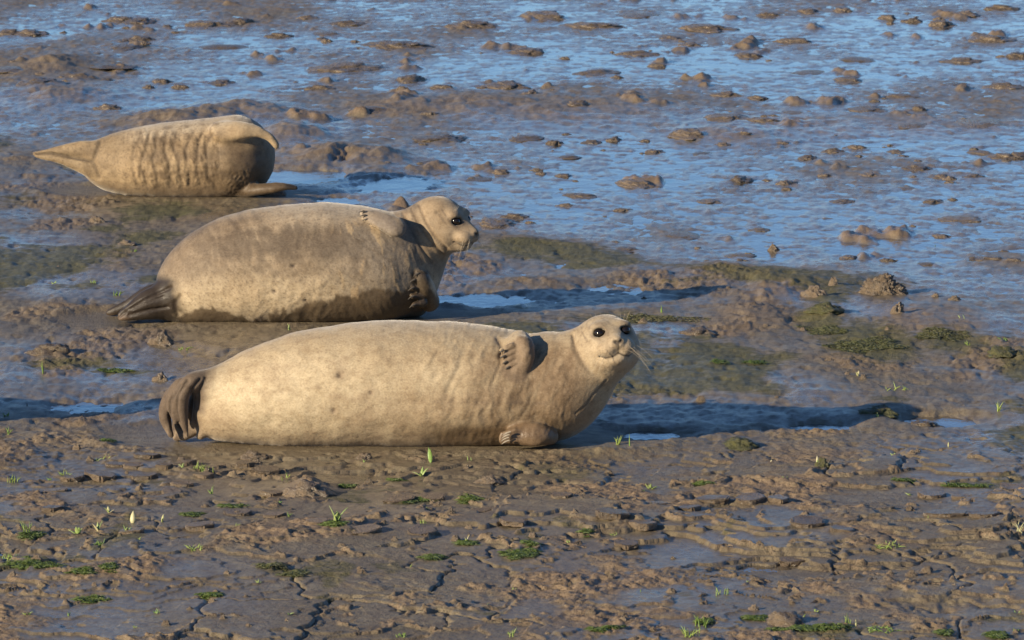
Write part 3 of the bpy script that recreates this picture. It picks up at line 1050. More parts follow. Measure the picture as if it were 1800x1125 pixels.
# ------------------------------------------------------------------ seal two: behind, head in profile
def seal_middle():
    y0 = on_ground(520, 566)[1] + .12
    base = np.array([on_ground(520, 566)[0], y0, 0.0])
    sc = (on_plane(1000, 500, y0) - on_plane(900, 500, y0))[0] / 100
    P = lambda u, v, d=0.0: on_plane(u, v, y0 + d)
    F = Field(axis_grid(P(165, 500)[0], P(885, 500)[0], .0058, P(725, 0)[0], P(860, 0)[0], .0032),
              np.arange(y0 - .36, y0 + .34, .0055), axis_grid(-.045, .52, .0056, P(0, 445)[2], .50, .0034))
    st = [(308, 500, 565, .09), (326, 462, 570, .13), (352, 424, 573, .18), (390, 393, 574, .21), (440, 372, 574, .235), (500, 361, 573, .245),
          (560, 357, 572, .245), (615, 360, 569, .235), (655, 368, 565, .22)]
    C, R, Y = torso_from(P, st)
    for u, v, r, e, d in ((684, 462, 90, 1.0, .02), (706, 448, 79, 1.0, .03), (726, 432, 66, 1.0, .03), (746, 415, 56, 1.0, .02), (764, 402, 49, 1.0, .01)):
        C.append(P(u, v, d)); R.append(r * sc); Y.append(e)
    F.chain(C, R, .02, Y, per=10)
    F.chain([P(690, 480, .03), P(715, 500, .04), P(728, 535, .05)], np.array([70, 48, 24]) * sc, .06)       # breast down to the mud
    F.floor(-.028, .05)
    a = math.radians(27)
    hd = Head(P(774, 393, .0), (math.cos(a), -math.sin(a), -.24), roll=math.radians(0), scale=1.04)
    hd.build(F)
    F.ell(P(795, 420, -.01), (.055, .05, .03), np.eye(3), .04)
    F.chain([P(735, 362, -.06), P(748, 392, -.115), P(764, 420, -.12), P(788, 441, -.085)], [.003, .005, .005, .003], .014, carve=True)
    F.chain([P(722, 370, -.07), P(736, 400, -.13), P(750, 428, -.13), P(772, 452, -.09)], [.003, .005, .005, .003], .018, carve=True)
    # hind flippers, pressed together on the mud
    F.chain([P(335, 525, -.02), P(300, 527, -.05), P(262, 530, -.08), P(232, 545, -.09), P(214, 553, -.09)], np.array([42, 33, 22, 13, 7]) * sc, .03)
    F.chain([P(300, 512, .02), P(262, 520, .04), P(225, 538, .05), P(200, 547, .05), P(190, 550, .05)], np.array([22, 18, 12, 8, 5]) * sc, .012)
    F.chain([P(300, 540, -.05), P(262, 548, -.09), P(228, 556, -.10), P(212, 559, -.10)], np.array([22, 14, 8, 5]) * sc, .012)
    F.chain([P(288, 516, -.07), P(258, 527, -.105), P(226, 545, -.11)], np.array([12, 9, 6]) * sc, .012)
    # upper fore flipper laid back along the flank
    F.chain([P(694, 398, -.175), P(672, 388, -.165), P(652, 379, -.140), P(640, 375, -.12)], np.array([20, 17, 14, 9]) * sc, .014, n=unit((.15, -.75, .64)), sq=2.0)
    fing = [((650, 374), (638, 371)), ((650, 379), (640, 378)), ((654, 385), (645, 385)), ((662, 391), (655, 392))]
    for p, q in fing:
        F.chain([P(*p, -.150), P(*q, -.150)], [5 * sc, 4 * sc], .008)
    # lower fore flipper, bent under the breast
    F.chain([P(755, 530, -.02), P(748, 508, -.10), P(742, 490, -.13), P(736, 483, -.14)], np.array([18, 17, 13, 8]) * sc, .012)
    fing2 = [((742, 486), (734, 481)), ((738, 496), (727, 492)), ((736, 508), (725, 506)), ((736, 520), (725, 521)), ((738, 532), (727, 536))]
    for p, q in fing2:
        F.chain([P(p[0] + 6, p[1], -.12), P(*q, -.145)], [7 * sc, 4.6 * sc], .006)
    V, Q, N = F.mesh()
    u, v = to_px(V)
    front = ss(.2, -.05, V[:, 1] - y0)
    g = seg_noise3(V, 5, 500)
    s2 = fbm((u - .25 * (v - 450) + 20 * fbm(u / 80, v / 80, 2, 4)) / 15, v / 70, 4, 511)
    fold = ridged((u - .45 * (v - 400) + 22 * fbm(u / 60, v / 70, 2, 5)) / 24, v / 130, 2, 520)
    mk = ss(560, 640, u) * ss(775, 740, u) * ss(375, 400, v) * front
    V = V + N * (mk * (.0012 * fold + .0012 * s2))[:, None]
    mk3 = ss(400, 470, u) * ss(640, 560, u) * ss(450, 500, v) * front
    V = V + N * (mk3 * .0022 * ridged((u + .5 * (v - 500)) / 34, v / 60, 2, 530))[:, None]
    V = V + N * (.0035 * fbm(u / 60, v / 45, 3, 190) * ss(330, 380, u) * ss(740, 700, u))[:, None]
    V = V + N * (.0006 * fbm(u / 7, v / 14, 3, 192) * ss(740, 700, u))[:, None]
    T = np.tile(np.array((.35, .27, .18)), (len(V), 1)); wet = np.zeros(len(V))
    g2 = seg_noise3(V, 15, 540)
    low = ss(445, 520, v + 26 * g + 18 * s2)
    blend(T, (.20, .15, .10), ss(.0, .6, g2) * .5)
    blend(T, (.56, .45, .30), low * .9)
    blend(T, (.125, .094, .066), ss(-.45, .35, g + .45 * s2 + .3 * g2) * (1 - low * .85) * .9)
    blend(T, (.235, .195, .150), ss(560, 660, u) * ss(380, 410, v) * ss(745, 715, u) * .7)
    blend(T, (.47, .345, .20), ss(560, 620, u) * ss(745, 700, u) * ss(.25, .6, s2) * ss(375, 400, v) * .75)
    blend(T, (.17, .125, .085), ss(480, 330, u + .4 * (v - 450) + 30 * g) * ss(530, 480, v) * ss(365, 395, v) * .6)
    blend(T, (.44, .37, .28), ss(410, 366, v) * ss(690, 640, u) * ss(420, 560, u) * .7)  # pale sheen on top of the back painted into the coat
    fl = fbm(u / 4.2, v / 3.4, 3, 961)
    blend(T, (.10, .075, .055), ss(.30, .60, fl) * .45)
    blend(T, (.52, .43, .31), ss(-.38, -.62, fl) * .08)
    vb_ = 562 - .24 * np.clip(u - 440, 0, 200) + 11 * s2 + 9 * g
    bot = ss(-5, 5, v - vb_) * ss(415, 450, u)  # shade of the lower belly painted dark, together with wet fur
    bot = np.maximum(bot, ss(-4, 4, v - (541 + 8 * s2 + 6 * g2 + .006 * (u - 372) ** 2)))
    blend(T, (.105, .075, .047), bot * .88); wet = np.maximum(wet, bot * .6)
    for (a_, b_, r) in ((515, 467, 3.5), (537, 528, 2.5), (482, 512, 3)):
        m = np.exp(-(((u - a_) / r) ** 2 + ((v - b_) / r) ** 2)) * front
        V = V - N * (m * .006)[:, None]
        blend(T, (.05, .035, .03), m)
    hind = ss(324, 298, u - .30 * (v - 530) + 8 * g + 10 * g2) * ss(476, 496, v)
    blend(T, (.030, .022, .017), hind * .97); wet = np.maximum(wet, hind * .55)
    blend(T, (.24, .165, .11), hind * ss(548, 560, v) * ss(235, 212, u) * .6)
    blend(T, (.40, .295, .18), ss(725, 750, u) * ss(475, 440, v) * .65)
    up = ss(3, -3, (((u - 668) * .92 + (v - 386) * .4) / 34) ** 2 * 12 + (((v - 386) * .92 - (u - 668) * .4) / 13) ** 2 * 12 - 12) * front
    blend(T, (.23, .19, .155), up * .7)
    lo = ss(760, 750, u) * ss(718, 726, u) * ss(470, 480, v) * ss(-.04, -.07, V[:, 1] - y0)
    blend(T, (.060, .044, .030), lo * .92); wet = np.maximum(wet, lo * .6)
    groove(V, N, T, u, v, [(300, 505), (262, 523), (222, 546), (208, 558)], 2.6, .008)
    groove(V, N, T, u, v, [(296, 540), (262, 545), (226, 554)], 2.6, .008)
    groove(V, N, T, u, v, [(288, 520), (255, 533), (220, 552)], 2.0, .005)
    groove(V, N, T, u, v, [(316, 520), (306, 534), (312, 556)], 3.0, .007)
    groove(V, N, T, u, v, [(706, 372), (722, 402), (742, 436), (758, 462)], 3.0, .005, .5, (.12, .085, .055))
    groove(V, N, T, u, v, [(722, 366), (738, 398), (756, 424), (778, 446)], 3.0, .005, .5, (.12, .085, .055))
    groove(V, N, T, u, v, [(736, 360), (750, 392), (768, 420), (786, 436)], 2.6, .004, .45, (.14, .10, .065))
    hd.tint(V, T, wet)
    root = empty('harbour_seal', base)
    tag(root, 'grey brown seal in the middle with head raised in profile and dark hind flippers', 'seal')
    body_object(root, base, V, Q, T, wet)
    hd.extras(root, base, wseed=9)
    for p, q in fing:
        claw_on(root, base, P(*q, -.165), P(q[0] - 8, q[1] + 1, -.165) - P(*q, -.165), .018, .0035, 'claw')
    for p, q in fing2:
        claw_on(root, base, P(*q, -.160), P(q[0] - 5, q[1] + 2, -.165) - P(*q, -.160), .020, .0042, 'claw')
    return root


# ------------------------------------------------------------------ seal three: farthest, head hidden behind its body
def seal_back():
    y0 = on_ground(320, 347)[1] + .14
    base = np.array([on_ground(320, 347)[0], y0, 0.0])
    sc = (on_plane(1000, 300, y0) - on_plane(900, 300, y0))[0] / 100
    P = lambda u, v, d=0.0: on_plane(u, v, y0 + d)
    F = Field(np.arange(P(40, 300)[0], P(545, 300)[0], .0062), np.arange(y0 - .36, y0 + .62, .0068), np.arange(-.045, .46, .0062))
    st = [(168, 250, 310, .09), (190, 240, 331, .13), (222, 230, 343, .165), (260, 221, 350, .19), (300, 215, 353, .205), (340, 211, 354, .21),
          (380, 207, 354, .21), (408, 207, 352, .20)]
    C, R, Y = torso_from(P, st)
    for u, v, r, e, d in ((414, 275, 66, 1.0, .10), (420, 268, 58, 1.0, .22), (424, 262, 50, 1.0, .32), (426, 262, 44, 1.0, .40)):
        C.append(P(u, v, d)); R.append(r * sc); Y.append(e)
    F.chain(C, R, .02, Y, per=8)
    F.chain([P(415, 262, .02), P(430, 275, .06), P(425, 310, .08)], np.array([55, 44, 34]) * sc, .05)
    F.floor(-.028, .05)
    hd = Head(P(430, 262, .44), (.5, .86, -.05), scale=1.0)
    hd.build(F)
    # clasped hind flippers held off the mud
    F.chain([P(200, 272, -.02), P(172, 266, -.05), P(140, 263, -.06), P(100, 266, -.06), P(62, 271, -.06)], np.array([32, 20, 15, 9, 4]) * sc, .02)
    F.chain([P(200, 295, .0), P(168, 294, -.05), P(140, 288, -.07), P(100, 279, -.07), P(66, 274, -.065)], np.array([34, 22, 14, 8, 4]) * sc, .010)
    F.chain([P(170, 280, .06), P(130, 276, .05), P(80, 272, .02), P(60, 270, .0)], np.array([24, 16, 8, 4]) * sc, .012)
    # upper fore flipper sticking out over the shoulder
    nn = unit((.25, -.45, .86))
    F.chain([P(395, 232, -.15), P(425, 229, -.17), P(450, 231, -.17), P(470, 239, -.165), P(484, 252, -.16)], np.array([26, 20, 14, 9, 6]) * sc, .03, n=nn, sq=1.7)
    F.chain([P(455, 232, -.17), P(474, 240, -.17), P(486, 258, -.165)], np.array([8, 6, 4]) * sc, .012)
    # lower fore flipper on the mud
    F.chain([P(430, 335, -.10), P(455, 333, -.16), P(478, 330, -.18), P(500, 328, -.18), P(518, 330, -.18)], np.array([16, 13, 12, 9, 6]) * sc, .02, n=unit((0, -.3, .95)), sq=1.4)
    V, Q, N = F.mesh()
    u, v = to_px(V)
    front = ss(.15, -.05, V[:, 1] - y0)
    g = seg_noise3(V, 6, 700)
    # deep skin folds round the waist
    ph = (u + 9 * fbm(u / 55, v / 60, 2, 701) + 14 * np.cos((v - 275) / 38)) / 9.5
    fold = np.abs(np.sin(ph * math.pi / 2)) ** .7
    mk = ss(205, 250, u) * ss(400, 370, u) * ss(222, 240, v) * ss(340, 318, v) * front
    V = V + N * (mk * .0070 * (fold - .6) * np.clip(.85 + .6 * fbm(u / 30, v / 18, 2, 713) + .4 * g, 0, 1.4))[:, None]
    V = V + N * (mk * .0035 * fbm(u / 5, v / 9, 3, 705))[:, None]
    lump = ss(385, 400, u) * ss(455, 440, u) * ss(290, 300, v) * ss(345, 335, v) * front
    V = V + N * (lump * .003 * ridged(u / 8 + v / 18, v / 12, 2, 709))[:, None]
    V = V + N * (.003 * fbm(u / 40, v / 30, 3, 706))[:, None]
    T = np.tile(np.array((.42, .305, .175)), (len(V), 1)); wet = np.zeros(len(V))
    blend(T, (.165, .115, .066), ss(-.35, .45, g) * .75)
    blend(T, (.50, .42, .31), ss(240, 212, v + .14 * (u - 400)) * ss(190, 260, u) * .75)  # light rim along the top of the body painted pale
    blend(T, (.11, .078, .048), mk * (1 - fold) * .9)  # shade between the skin folds painted dark
    g2 = seg_noise3(V, 17, 740)
    blend(T, (.13, .09, .055), ss(.0, .5, g2) * .55)
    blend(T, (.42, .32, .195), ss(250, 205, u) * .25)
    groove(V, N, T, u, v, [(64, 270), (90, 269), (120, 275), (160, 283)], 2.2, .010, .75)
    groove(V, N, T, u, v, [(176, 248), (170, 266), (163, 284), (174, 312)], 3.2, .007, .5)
    crs = 0 * np.exp(-(np.min([_seg_d(u, v, a, b) for a, b in (((74, 269), (120, 275)), ((120, 275), (163, 283)), ((163, 283), (172, 312)))], 0) / 2.2) ** 2)
    blend(T, (.08, .055, .035), crs * .8)
    fl = fbm(u / 3.6, v / 3.0, 3, 971)
    blend(T, (.10, .07, .045), ss(.28, .6, fl) * .5)
    dk = ss(350, 420, u + 30 * g) * ss(245, 275, v) * ss(500, 450, u - (v > 315) * 60)  # right lower side away from the sun: shade painted dark, chest damp too
    blend(T, (.105, .074, .046), dk * .85); wet = np.maximum(wet, dk * .5)
    blend(T, (.23, .165, .10), ss(318, 335, v) * ss(400, 380, u) * .6)
    up = ss(-.10, -.14, V[:, 1] - y0) * ss(385, 415, u) * ss(255, 240, v - .6 * np.clip(u - 450, 0, 60))
    blend(T, (.50, .375, .225), up * .7)
    tipd = ss(62, 56, u) * 1.0
    blend(T, (.12, .085, .06), tipd)
    blend(T, (.030, .024, .020), ss(496, 506, u) * ss(300, 315, v) * .95)
    hd.tint(V, T, wet)
    root = empty('harbour_seal', base)
    tag(root, 'wrinkled tan seal farthest away, head hidden, tail flippers raised off the mud', 'seal')
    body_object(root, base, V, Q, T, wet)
    hd.extras(root, base, wseed=12)
    return root


s1 = seal_front()
s2 = seal_middle()
s3 = seal_back()


def copy_tree(o, parent=None):
    c = o.copy()
    COL.objects.link(c)
    c.parent = parent
    for ch in list(o.children):
        copy_tree(ch, c)
    return c


# a fourth seal rests just out of view; its long shadow reaches into the picture
s4 = copy_tree(s1)
pa, pb = on_ground(1560, 700), on_ground(300, 690)
s4.location = (s1.location[0] + pb[0] - pa[0], s1.location[1] + pb[1] - pa[1], 0)
tag(s4, 'seal resting beyond the left edge, seen only by its long shadow', 'seal')


# ------------------------------------------------------------------ clods, stones, plates
def clod_mesh(name, seed, sub=3, amp=.35, freq=1.6, flat=.62, spiky=0.0):
    bm = bmesh.new()
    bmesh.ops.create_icosphere(bm, subdivisions=sub, radius=1.0)
    o = Vector((seed * 3.17, seed * 1.31, seed * 7.7))
    for vv in bm.verts:
        p = vv.co.copy()
        d = mnoise.fractal(p * freq + o, .75, 2.1, 4) * amp
        d += (abs(mnoise.noise(p * freq * 2.6 + o)) - .25) * spiky
        vv.co = p * (1 + d)
        fl_ = 1 + .55 * max(0, .75 - max(p.z, 0)) ** 2
        vv.co.x *= fl_; vv.co.y *= fl_
        vv.co.z = vv.co.z * flat if vv.co.z > 0 else vv.co.z * .35
    for f in bm.faces: f.smooth = True
    me = bpy.data.meshes.new(name)
    bm.to_mesh(me); bm.free()
    return me


smooth_v = [clod_mesh('mud_lump', i, 3, .30, 1.1, .55) for i in range(5)]
rough_v = [clod_mesh('mud_lump', 20 + i, 4, .34, 1.5, .66, .22) for i in range(6)]
for m_ in smooth_v: m_.materials.append(M['wetclod'])
for m_ in rough_v: m_.materials.append(M['clod'])


ONES = 'first second third fourth fifth sixth seventh eighth ninth tenth eleventh twelfth thirteenth fourteenth fifteenth sixteenth seventeenth eighteenth nineteenth twentieth'.split()


def ordinal(n):
    """1 -> first ... 99 -> ninety ninth"""
    if n <= 20: return ONES[n - 1]
    tens = ('twenty', 'thirty', 'forty', 'fifty', 'sixty', 'seventy', 'eighty', 'ninety')[n // 10 - 2]
    return (tens[:-1] + 'ieth') if n % 10 == 0 else tens + ' ' + ONES[n % 10 - 1]


TO_RANK = []          # (object, u, v, words before, words for the row)


def rank_labels():
    """things of one kind are told apart by their rank from the left in rows counted from the top"""
    rows = {}
    for o, u, v, kind, where, v0, dv in TO_RANK:
        rows.setdefault((kind, where, int((v - v0) // dv)), []).append((u, o))
    for (kind, where, row), lst in rows.items():
        for i, (u, o) in enumerate(sorted(lst, key=lambda q: q[0])):
            o['label'] = '%s, %s from left in %s row from top %s' % (kind, ordinal(i + 1), ordinal(row + 1), where)


def put_clod(name, me, u, v, wpx, hpx, depth=.85, rz=None, sink=.12, mat=None):
    p = on_ground(u, v + hpx * .35)
    m_per_px = p[1] / FPX
    hw, hh = wpx * m_per_px / 2, hpx * m_per_px
    z = max(gz(p[0], p[1]), WATER_Z)
    if mat:
        me = me.copy(); me.materials.clear(); me.materials.append(M[mat])
    o = link_mesh(name, me, None, None, (p[0], p[1], z - hh * sink))
    o.rotation_euler = (0, 0, random.choice((0, math.pi)) + random.uniform(-.35, .35) if rz is None else rz)
    o.scale = (hw * .85, hw * .85 * depth, hh / .68)
    return o


FAR = [(955, 20, 70, 20), (1040, 38, 85, 16), (830, 38, 70, 20), (700, 72, 85, 17), (925, 83, 55, 16), (1120, 87, 58, 12), (605, 112, 85, 18),
       (720, 132, 45, 20), (775, 147, 38, 13), (895, 143, 58, 18), (935, 157, 25, 14), (1050, 120, 60, 12), (1155, 108, 28, 13), (1015, 180, 35, 16),
       (655, 190, 55, 15), (755, 197, 30, 13), (775, 237, 65, 11), (925, 235, 60, 12), (975, 243, 26, 14), (1080, 237, 20, 12), (755, 278, 40, 11),
       (880, 294, 28, 14), (845, 306, 50, 9), (1115, 313, 45, 15), (1210, 230, 50, 20), (1300, 307, 32, 16), (1240, 43, 72, 14), (1395, 65, 58, 14),
       (1315, 90, 40, 14), (1505, 97, 52, 11), (1655, 35, 40, 20), (1605, 30, 30, 12), (1745, 62, 56, 18), (1690, 100, 50, 12), (1585, 162, 45, 9),
       (1490, 133, 40, 11), (1530, 185, 50, 9), (1615, 186, 22, 13), (1720, 208, 86, 17), (1340, 206, 50, 12), (1275, 201, 60, 12), (1465, 258, 28, 11),
       (1505, 251, 30, 11), (1612, 286, 40, 15), (1670, 305, 20, 12), (1765, 266, 40, 12), (1725, 260, 36, 9), (1385, 313, 25, 11), (14, 51, 40, 14),
       (52, 51, 46, 15), (210, 28, 46, 16), (246, 32, 40, 13), (365, 36, 66, 14), (421, 33, 34, 15), (246, 62, 48, 16), (222, 76, 56, 11), (395, 75, 74, 12),
       (16, 120, 46, 10), (140, 130, 40, 12), (72, 143, 56, 17), (200, 115, 58, 8), (285, 136, 30, 12), (316, 145, 30, 12), (390, 138, 34, 11),
       (190, 183, 40, 16), (490, 56, 34, 10), (575, 52, 40, 10), (565, 148, 36, 12), (1040, 242, 26, 9), (1000, 268, 30, 8), (1215, 72, 34, 10),
       (1180, 60, 30, 10), (1125, 20, 50, 9), (1330, 165, 26, 9), (1280, 160, 40, 12), (1420, 120, 44, 8), (1700, 20, 30, 14), (1762, 8, 40, 12),
       (1480, 12, 30, 14), (1420, 14, 34, 12), (1560, 25, 30, 14), (1350, 20, 34, 11), (1790, 90, 40, 16), (1680, 140, 34, 9), (1765, 145, 50, 14),
       (1150, 258, 28, 9), (1235, 262, 30, 7), (1420, 270, 22, 10), (1270, 248, 22, 9), (1610, 215, 46, 8), (1395, 190, 40, 8), (610, 35, 50, 11), (540, 25, 30, 9),
       (1790, 265, 30, 14), (1655, 302, 22, 9), (1710, 302, 26, 10), (1375, 245, 22, 8), (1575, 258, 24, 8), (1450, 300, 24, 9), (1530, 300, 24, 8),
       (1590, 322, 34, 7), (1480, 345, 30, 7), (1640, 345, 26, 8), (1250, 345, 34, 7), (1095, 360, 28, 8), (990, 300, 26, 9), (1020, 335, 40, 7),
       (1690, 376, 80, 10), (1195, 404, 52, 8), (870, 383, 60, 16), (905, 372, 34, 10), (995, 352, 30, 9), (1655, 405, 26, 8), (1490, 443, 26, 10),
       (1300, 440, 40, 7), (1560, 448, 24, 10), (1630, 455, 30, 8), (1745, 445, 44, 9), (1780, 450, 26, 10), (1335, 395, 26, 6), (1100, 430, 36, 6)]
for i, (u, v, w_, h_) in enumerate(FAR):
    rg = (h_ / w_ > .28) or random.random() < .4
    me = random.choice(rough_v if rg else smooth_v)
    o = put_clod('mud_lump', me, u, v, w_ * 1.3, h_ * .60, depth=random.uniform(1.0, 2.0), sink=.2)
    tag(o, 'mud lump', 'mud lump', 'mud lumps on the wet flat')
    TO_RANK.append((o, u, v, ('rough' if me in rough_v else 'smooth') + (' wide' if w_ > 44 else ' small') + ' mud lump', 'of the wet flat', 0, 56))
for i in range(110):
    bu, bv = random.choice(FAR)[:2]
    u, v = bu + random.gauss(0, 45), bv + random.gauss(0, 9)
    if v < 2 or u < 5 or u > 1795 or (u < 560 and v > 190): continue
    w_ = random.uniform(7, 24)
    o = put_clod('mud_lump', random.choice(rough_v), u, v, w_, w_ * random.uniform(.14, .28), random.uniform(.8, 1.6), None, .2)
    tag(o, 'mud lump', 'mud lump', 'mud lumps on the wet flat')
    TO_RANK.append((o, u, v, 'tiny mud lump', 'of the wet flat', 0, 56))

heap = clod_mesh('mud_heap', 71, 5, .30, 2.8, .72, .30); heap.materials.append(M['clod'])
tag(put_clod('mud_heap', heap, 1550, 502, 80, 30, .8, 0), 'tall crumbly brown mud heap standing alone at the edge of the wet flat', 'mud heap')
spike = clod_mesh('mud_lump', 75, 4, .6, 1.3, .9, .2); spike.materials.append(M['clod'])
tag(put_clod('mud_lump', spike, 1578, 549, 24, 15, .8, .4), 'small pointed mud stub just in front of the crumbly heap', 'mud lump')
stone = clod_mesh('stone', 81, 3, .16, .9, .75); stone.materials.append(M['stone'])
tag(put_clod('stone', stone, 705, 354, 32, 17, .9, .2), 'flat topped brown stone behind the neck of the middle seal', 'stone')
SPECIAL = [(1465, 497, 18, 14, 'clod', 'small round mud knob left of the crumbly heap'),
           (1430, 514, 40, 16, 'clod', 'broken mud lump left of the crumbly heap, beside a pool'),
           (1450, 547, 60, 14, 'moss', 'olive algae covered mud mound in front of the crumbly heap'),
           (1548, 722, 66, 13, 'moss', 'rounded mossy mound at the tip of the front seal shadow'),
           (1625, 742, 64, 13, 'wetclod', 'low flat mud lump in front of the little bright pool at right'),
           (285, 600, 46, 22, 'clod', 'knobbly mud clod below the tail of the middle seal'),
           (90, 617, 76, 16, 'wetclod', 'long shiny split mud lump at far left between the seals'),
           (170, 386, 32, 12, 'clod', 'brown clod left of the middle seal, below the farthest one'),
           (222, 426, 34, 8, 'clod', 'flat brown clod left of the middle seal back'),
           (283, 663, 28, 14, 'clod', 'crumbly clod touching the folded tail of the front seal'),
           (1445, 817, 26, 16, 'moss', 'rounded clod beside a yellow sprout on the bare mud at right'),
           (1040, 1080, 26, 13, 'clod', 'square brown clod alone on smooth mud near the bottom'),
           (860, 838, 48, 12, 'clod', 'flattish clod on smooth mud below the front seal flipper'),
           (640, 800, 32, 12, 'clod', 'grey brown clod just below the belly of the front seal'),
           (540, 862, 80, 24, 'clod', 'big rounded mud lump in the cracked mud left of centre'),
           (1380, 1086, 76, 22, 'clod', 'ragged mud mound near the bottom right edge'),
           (444, 802, 50, 12, 'clod', 'dark elongated clod under the tail end of the front seal'),
           (1230, 582, 60, 12, 'clod', 'low brown ridge right of the front seal head'),
           (484, 336, 44, 18, 'stone', 'brown rounded stone against the farthest seal flipper'),
           (1600, 895, 18, 9, 'clod', 'tiny pale clod on the right side of the cracked mud'),
           (1630, 1000, 26, 14, 'clod', 'pointed clod on the flat mud at lower right'),
           (1760, 620, 60, 14, 'moss', 'dark ridged mud lump at the right edge'),
           (1300, 775, 60, 16, 'moss', 'dark green lump below the front seal shadow')]
for u, v, w_, h_, mt, lab in SPECIAL:
    o = put_clod(mt == 'stone' and 'stone' or 'mud_lump', random.choice(rough_v), u, v, w_, h_, random.uniform(.8, 1.2), None, .1, mt)
    tag(o, lab, 'stone' if mt == 'stone' else 'mud lump')
for i in range(150):
    v = random.uniform(780, 1120) if random.random() < .7 else random.uniform(380, 780)
    u = random.uniform(0, 1800)
    if v < 800 and 150 < u < 1130: continue
    w_ = random.uniform(6, 20)
    o = put_clod('mud_crumb', random.choice(rough_v), u, v, w_, w_ * random.uniform(.3, .6))
    tag(o, 'mud crumb', 'mud crumb', 'mud crumbs on the bare mud')
    TO_RANK.append((o, u, v, 'loose mud crumb', 'of bare mud', 380, 62))


def plate_mesh(seed):
    r = random.Random(seed)
    n = 9
    ring = []
    for i in range(n):
        a = 2 * math.pi * (i + r.uniform(-.3, .3)) / n
        ring.append((math.cos(a) * r.uniform(.7, 1.1), math.sin(a) * r.uniform(.7, 1.1)))
    bm = bmesh.new()
    top = [bm.verts.new((x, y, .5 + r.uniform(-.1, .15))) for x, y in ring]
    bot = [bm.verts.new((x * .9, y * .9, -.6)) for x, y in ring]
    bm.faces.new(top); bm.faces.new(bot[::-1])
    for i in range(n):
        j = (i + 1) % n
        bm.faces.new((top[j], top[i], bot[i], bot[j]))
    bmesh.ops.bevel(bm, geom=bm.edges[:], offset=.10, segments=2, affect='EDGES')
    bmesh.ops.triangulate(bm, faces=bm.faces[:])
    bmesh.ops.subdivide_edges(bm, edges=bm.edges[:], cuts=1)
    for vv in bm.verts:
        vv.co += Vector((mnoise.noise(vv.co * 3 + Vector((seed, 0, 0))), mnoise.noise(vv.co * 3 + Vector((0, seed, 9))), mnoise.noise(vv.co * 3 + Vector((0, 3, seed))) * 1.6)) * .10
    me = bpy.data.meshes.new('mud_plate')
    bm.to_mesh(me); bm.free()
    me.materials.append(M['clod'])
    return me


plates = [plate_mesh(i + 1) for i in range(7)]
PL = [(255, 806, 60), (205, 818, 50), (235, 822, 44), (290, 825, 40), (330, 822, 36), (175, 838, 66), (130, 842, 54), (250, 838, 60), (95, 862, 50), (320, 850, 48),
      (360, 835, 46), (465, 828, 60), (430, 822, 40), (480, 870, 52), (300, 868, 44), (1250, 885, 70), (1320, 884, 60), (1370, 883, 50), (1150, 890, 56),
      (1210, 900, 50), (1640, 868, 60), (1690, 872, 50), (1660, 912, 90), (1730, 915, 70), (1780, 862, 60), (700, 880, 60), (760, 876, 50), (850, 905, 56),
      (985, 890, 50), (1075, 924, 70), (1130, 930, 60), (900, 930, 60), (640, 950, 70), (740, 950, 60), (420, 910, 60), (480, 915, 50), (350, 935, 60), (1420, 930, 70),
      (1480, 940, 60), (1390, 980, 60), (1100, 960, 50), (560, 935, 50), (90, 900, 46), (230, 940, 50)]
for i, (u, v, w_) in enumerate(PL):
    p = on_ground(u, v)
    k = p[1] / FPX
    o = link_mesh('mud_plate', plates[i % 7], None, None, (p[0], p[1], gz(p[0], p[1]) + .002))
    o.scale = (w_ * k * .5, w_ * k * random.uniform(.4, .7), random.uniform(.012, .020))
    o.rotation_euler = (random.uniform(-.04, .10), random.uniform(-.10, .10), random.uniform(-.5, .5))
    tag(o, 'mud plate', 'mud plate', 'plates of cracked mud in the foreground')
    TO_RANK.append((o, u, v, 'thin cracked mud plate', 'of the foreground', 800, 32))


# ------------------------------------------------------------------ plants
def leaf_mesh(name, L, W, bend, seed, fold=.25):
    n = 7
    V, Q = [], []
    for i in range(n + 1):
        t = i / n
        w = W * .5 * (math.sin(math.pi * min(t * 1.02, 1) ** .75) ** .8 * .92 + .08 * (1 - t))
        a = bend * t
        y = L * (math.sin(a) / max(bend, 1e-3)) if bend else 0
        z = L * ((1 - math.cos(a)) / max(bend, 1e-3))
        # grows up along z, bends along y
        cy, cz = z, y if bend else L * t
        for s, dz in ((-1, 0), (0, -fold * w), (1, 0)):
            V.append((s * w, cy + dz, cz))
    m = len(V)
    th = .0009
    V2 = V + [(x, y + th, z) for x, y, z in V]
    for i in range(n):
        for j in range(2):
            a = i * 3 + j
            Q.append((a, a + 1, a + 4, a + 3))
            Q.append((a + m, a + 3 + m, a + 4 + m, a + 1 + m))
        for a, b in ((i * 3, i * 3 + 3), (i * 3 + 5, i * 3 + 2)):
            Q.append((a, b, b + m, a + m))
    return mesh_np(name, np.array(V2), np.array(Q))


def seedling(u, v, hpx, n, lab, mats=('leaf',), wide=.28, spread=.5, seed=0, group=None):
    p = on_ground(u, v)
    k = p[1] / FPX
    root = empty('seedling', (p[0], p[1], gz(p[0], p[1]) - .002), 0)
    tag(root, lab, 'plant', group)
    r = random.Random(seed * 7 + int(u))
    for i in range(n):
        L = hpx * k * r.uniform(.65, 1.1)
        me = leaf_mesh('leaf', L, L * wide * r.uniform(.8, 1.2), r.uniform(.2, .8), i)
        o = link_mesh('leaf', me, M[mats[i % len(mats)]], root)
        a = 2 * math.pi * i / n + r.uniform(-.5, .5)
        tilt = r.uniform(.1, 1) * spread
        o.rotation_euler = (-tilt, 0, a)
    return root


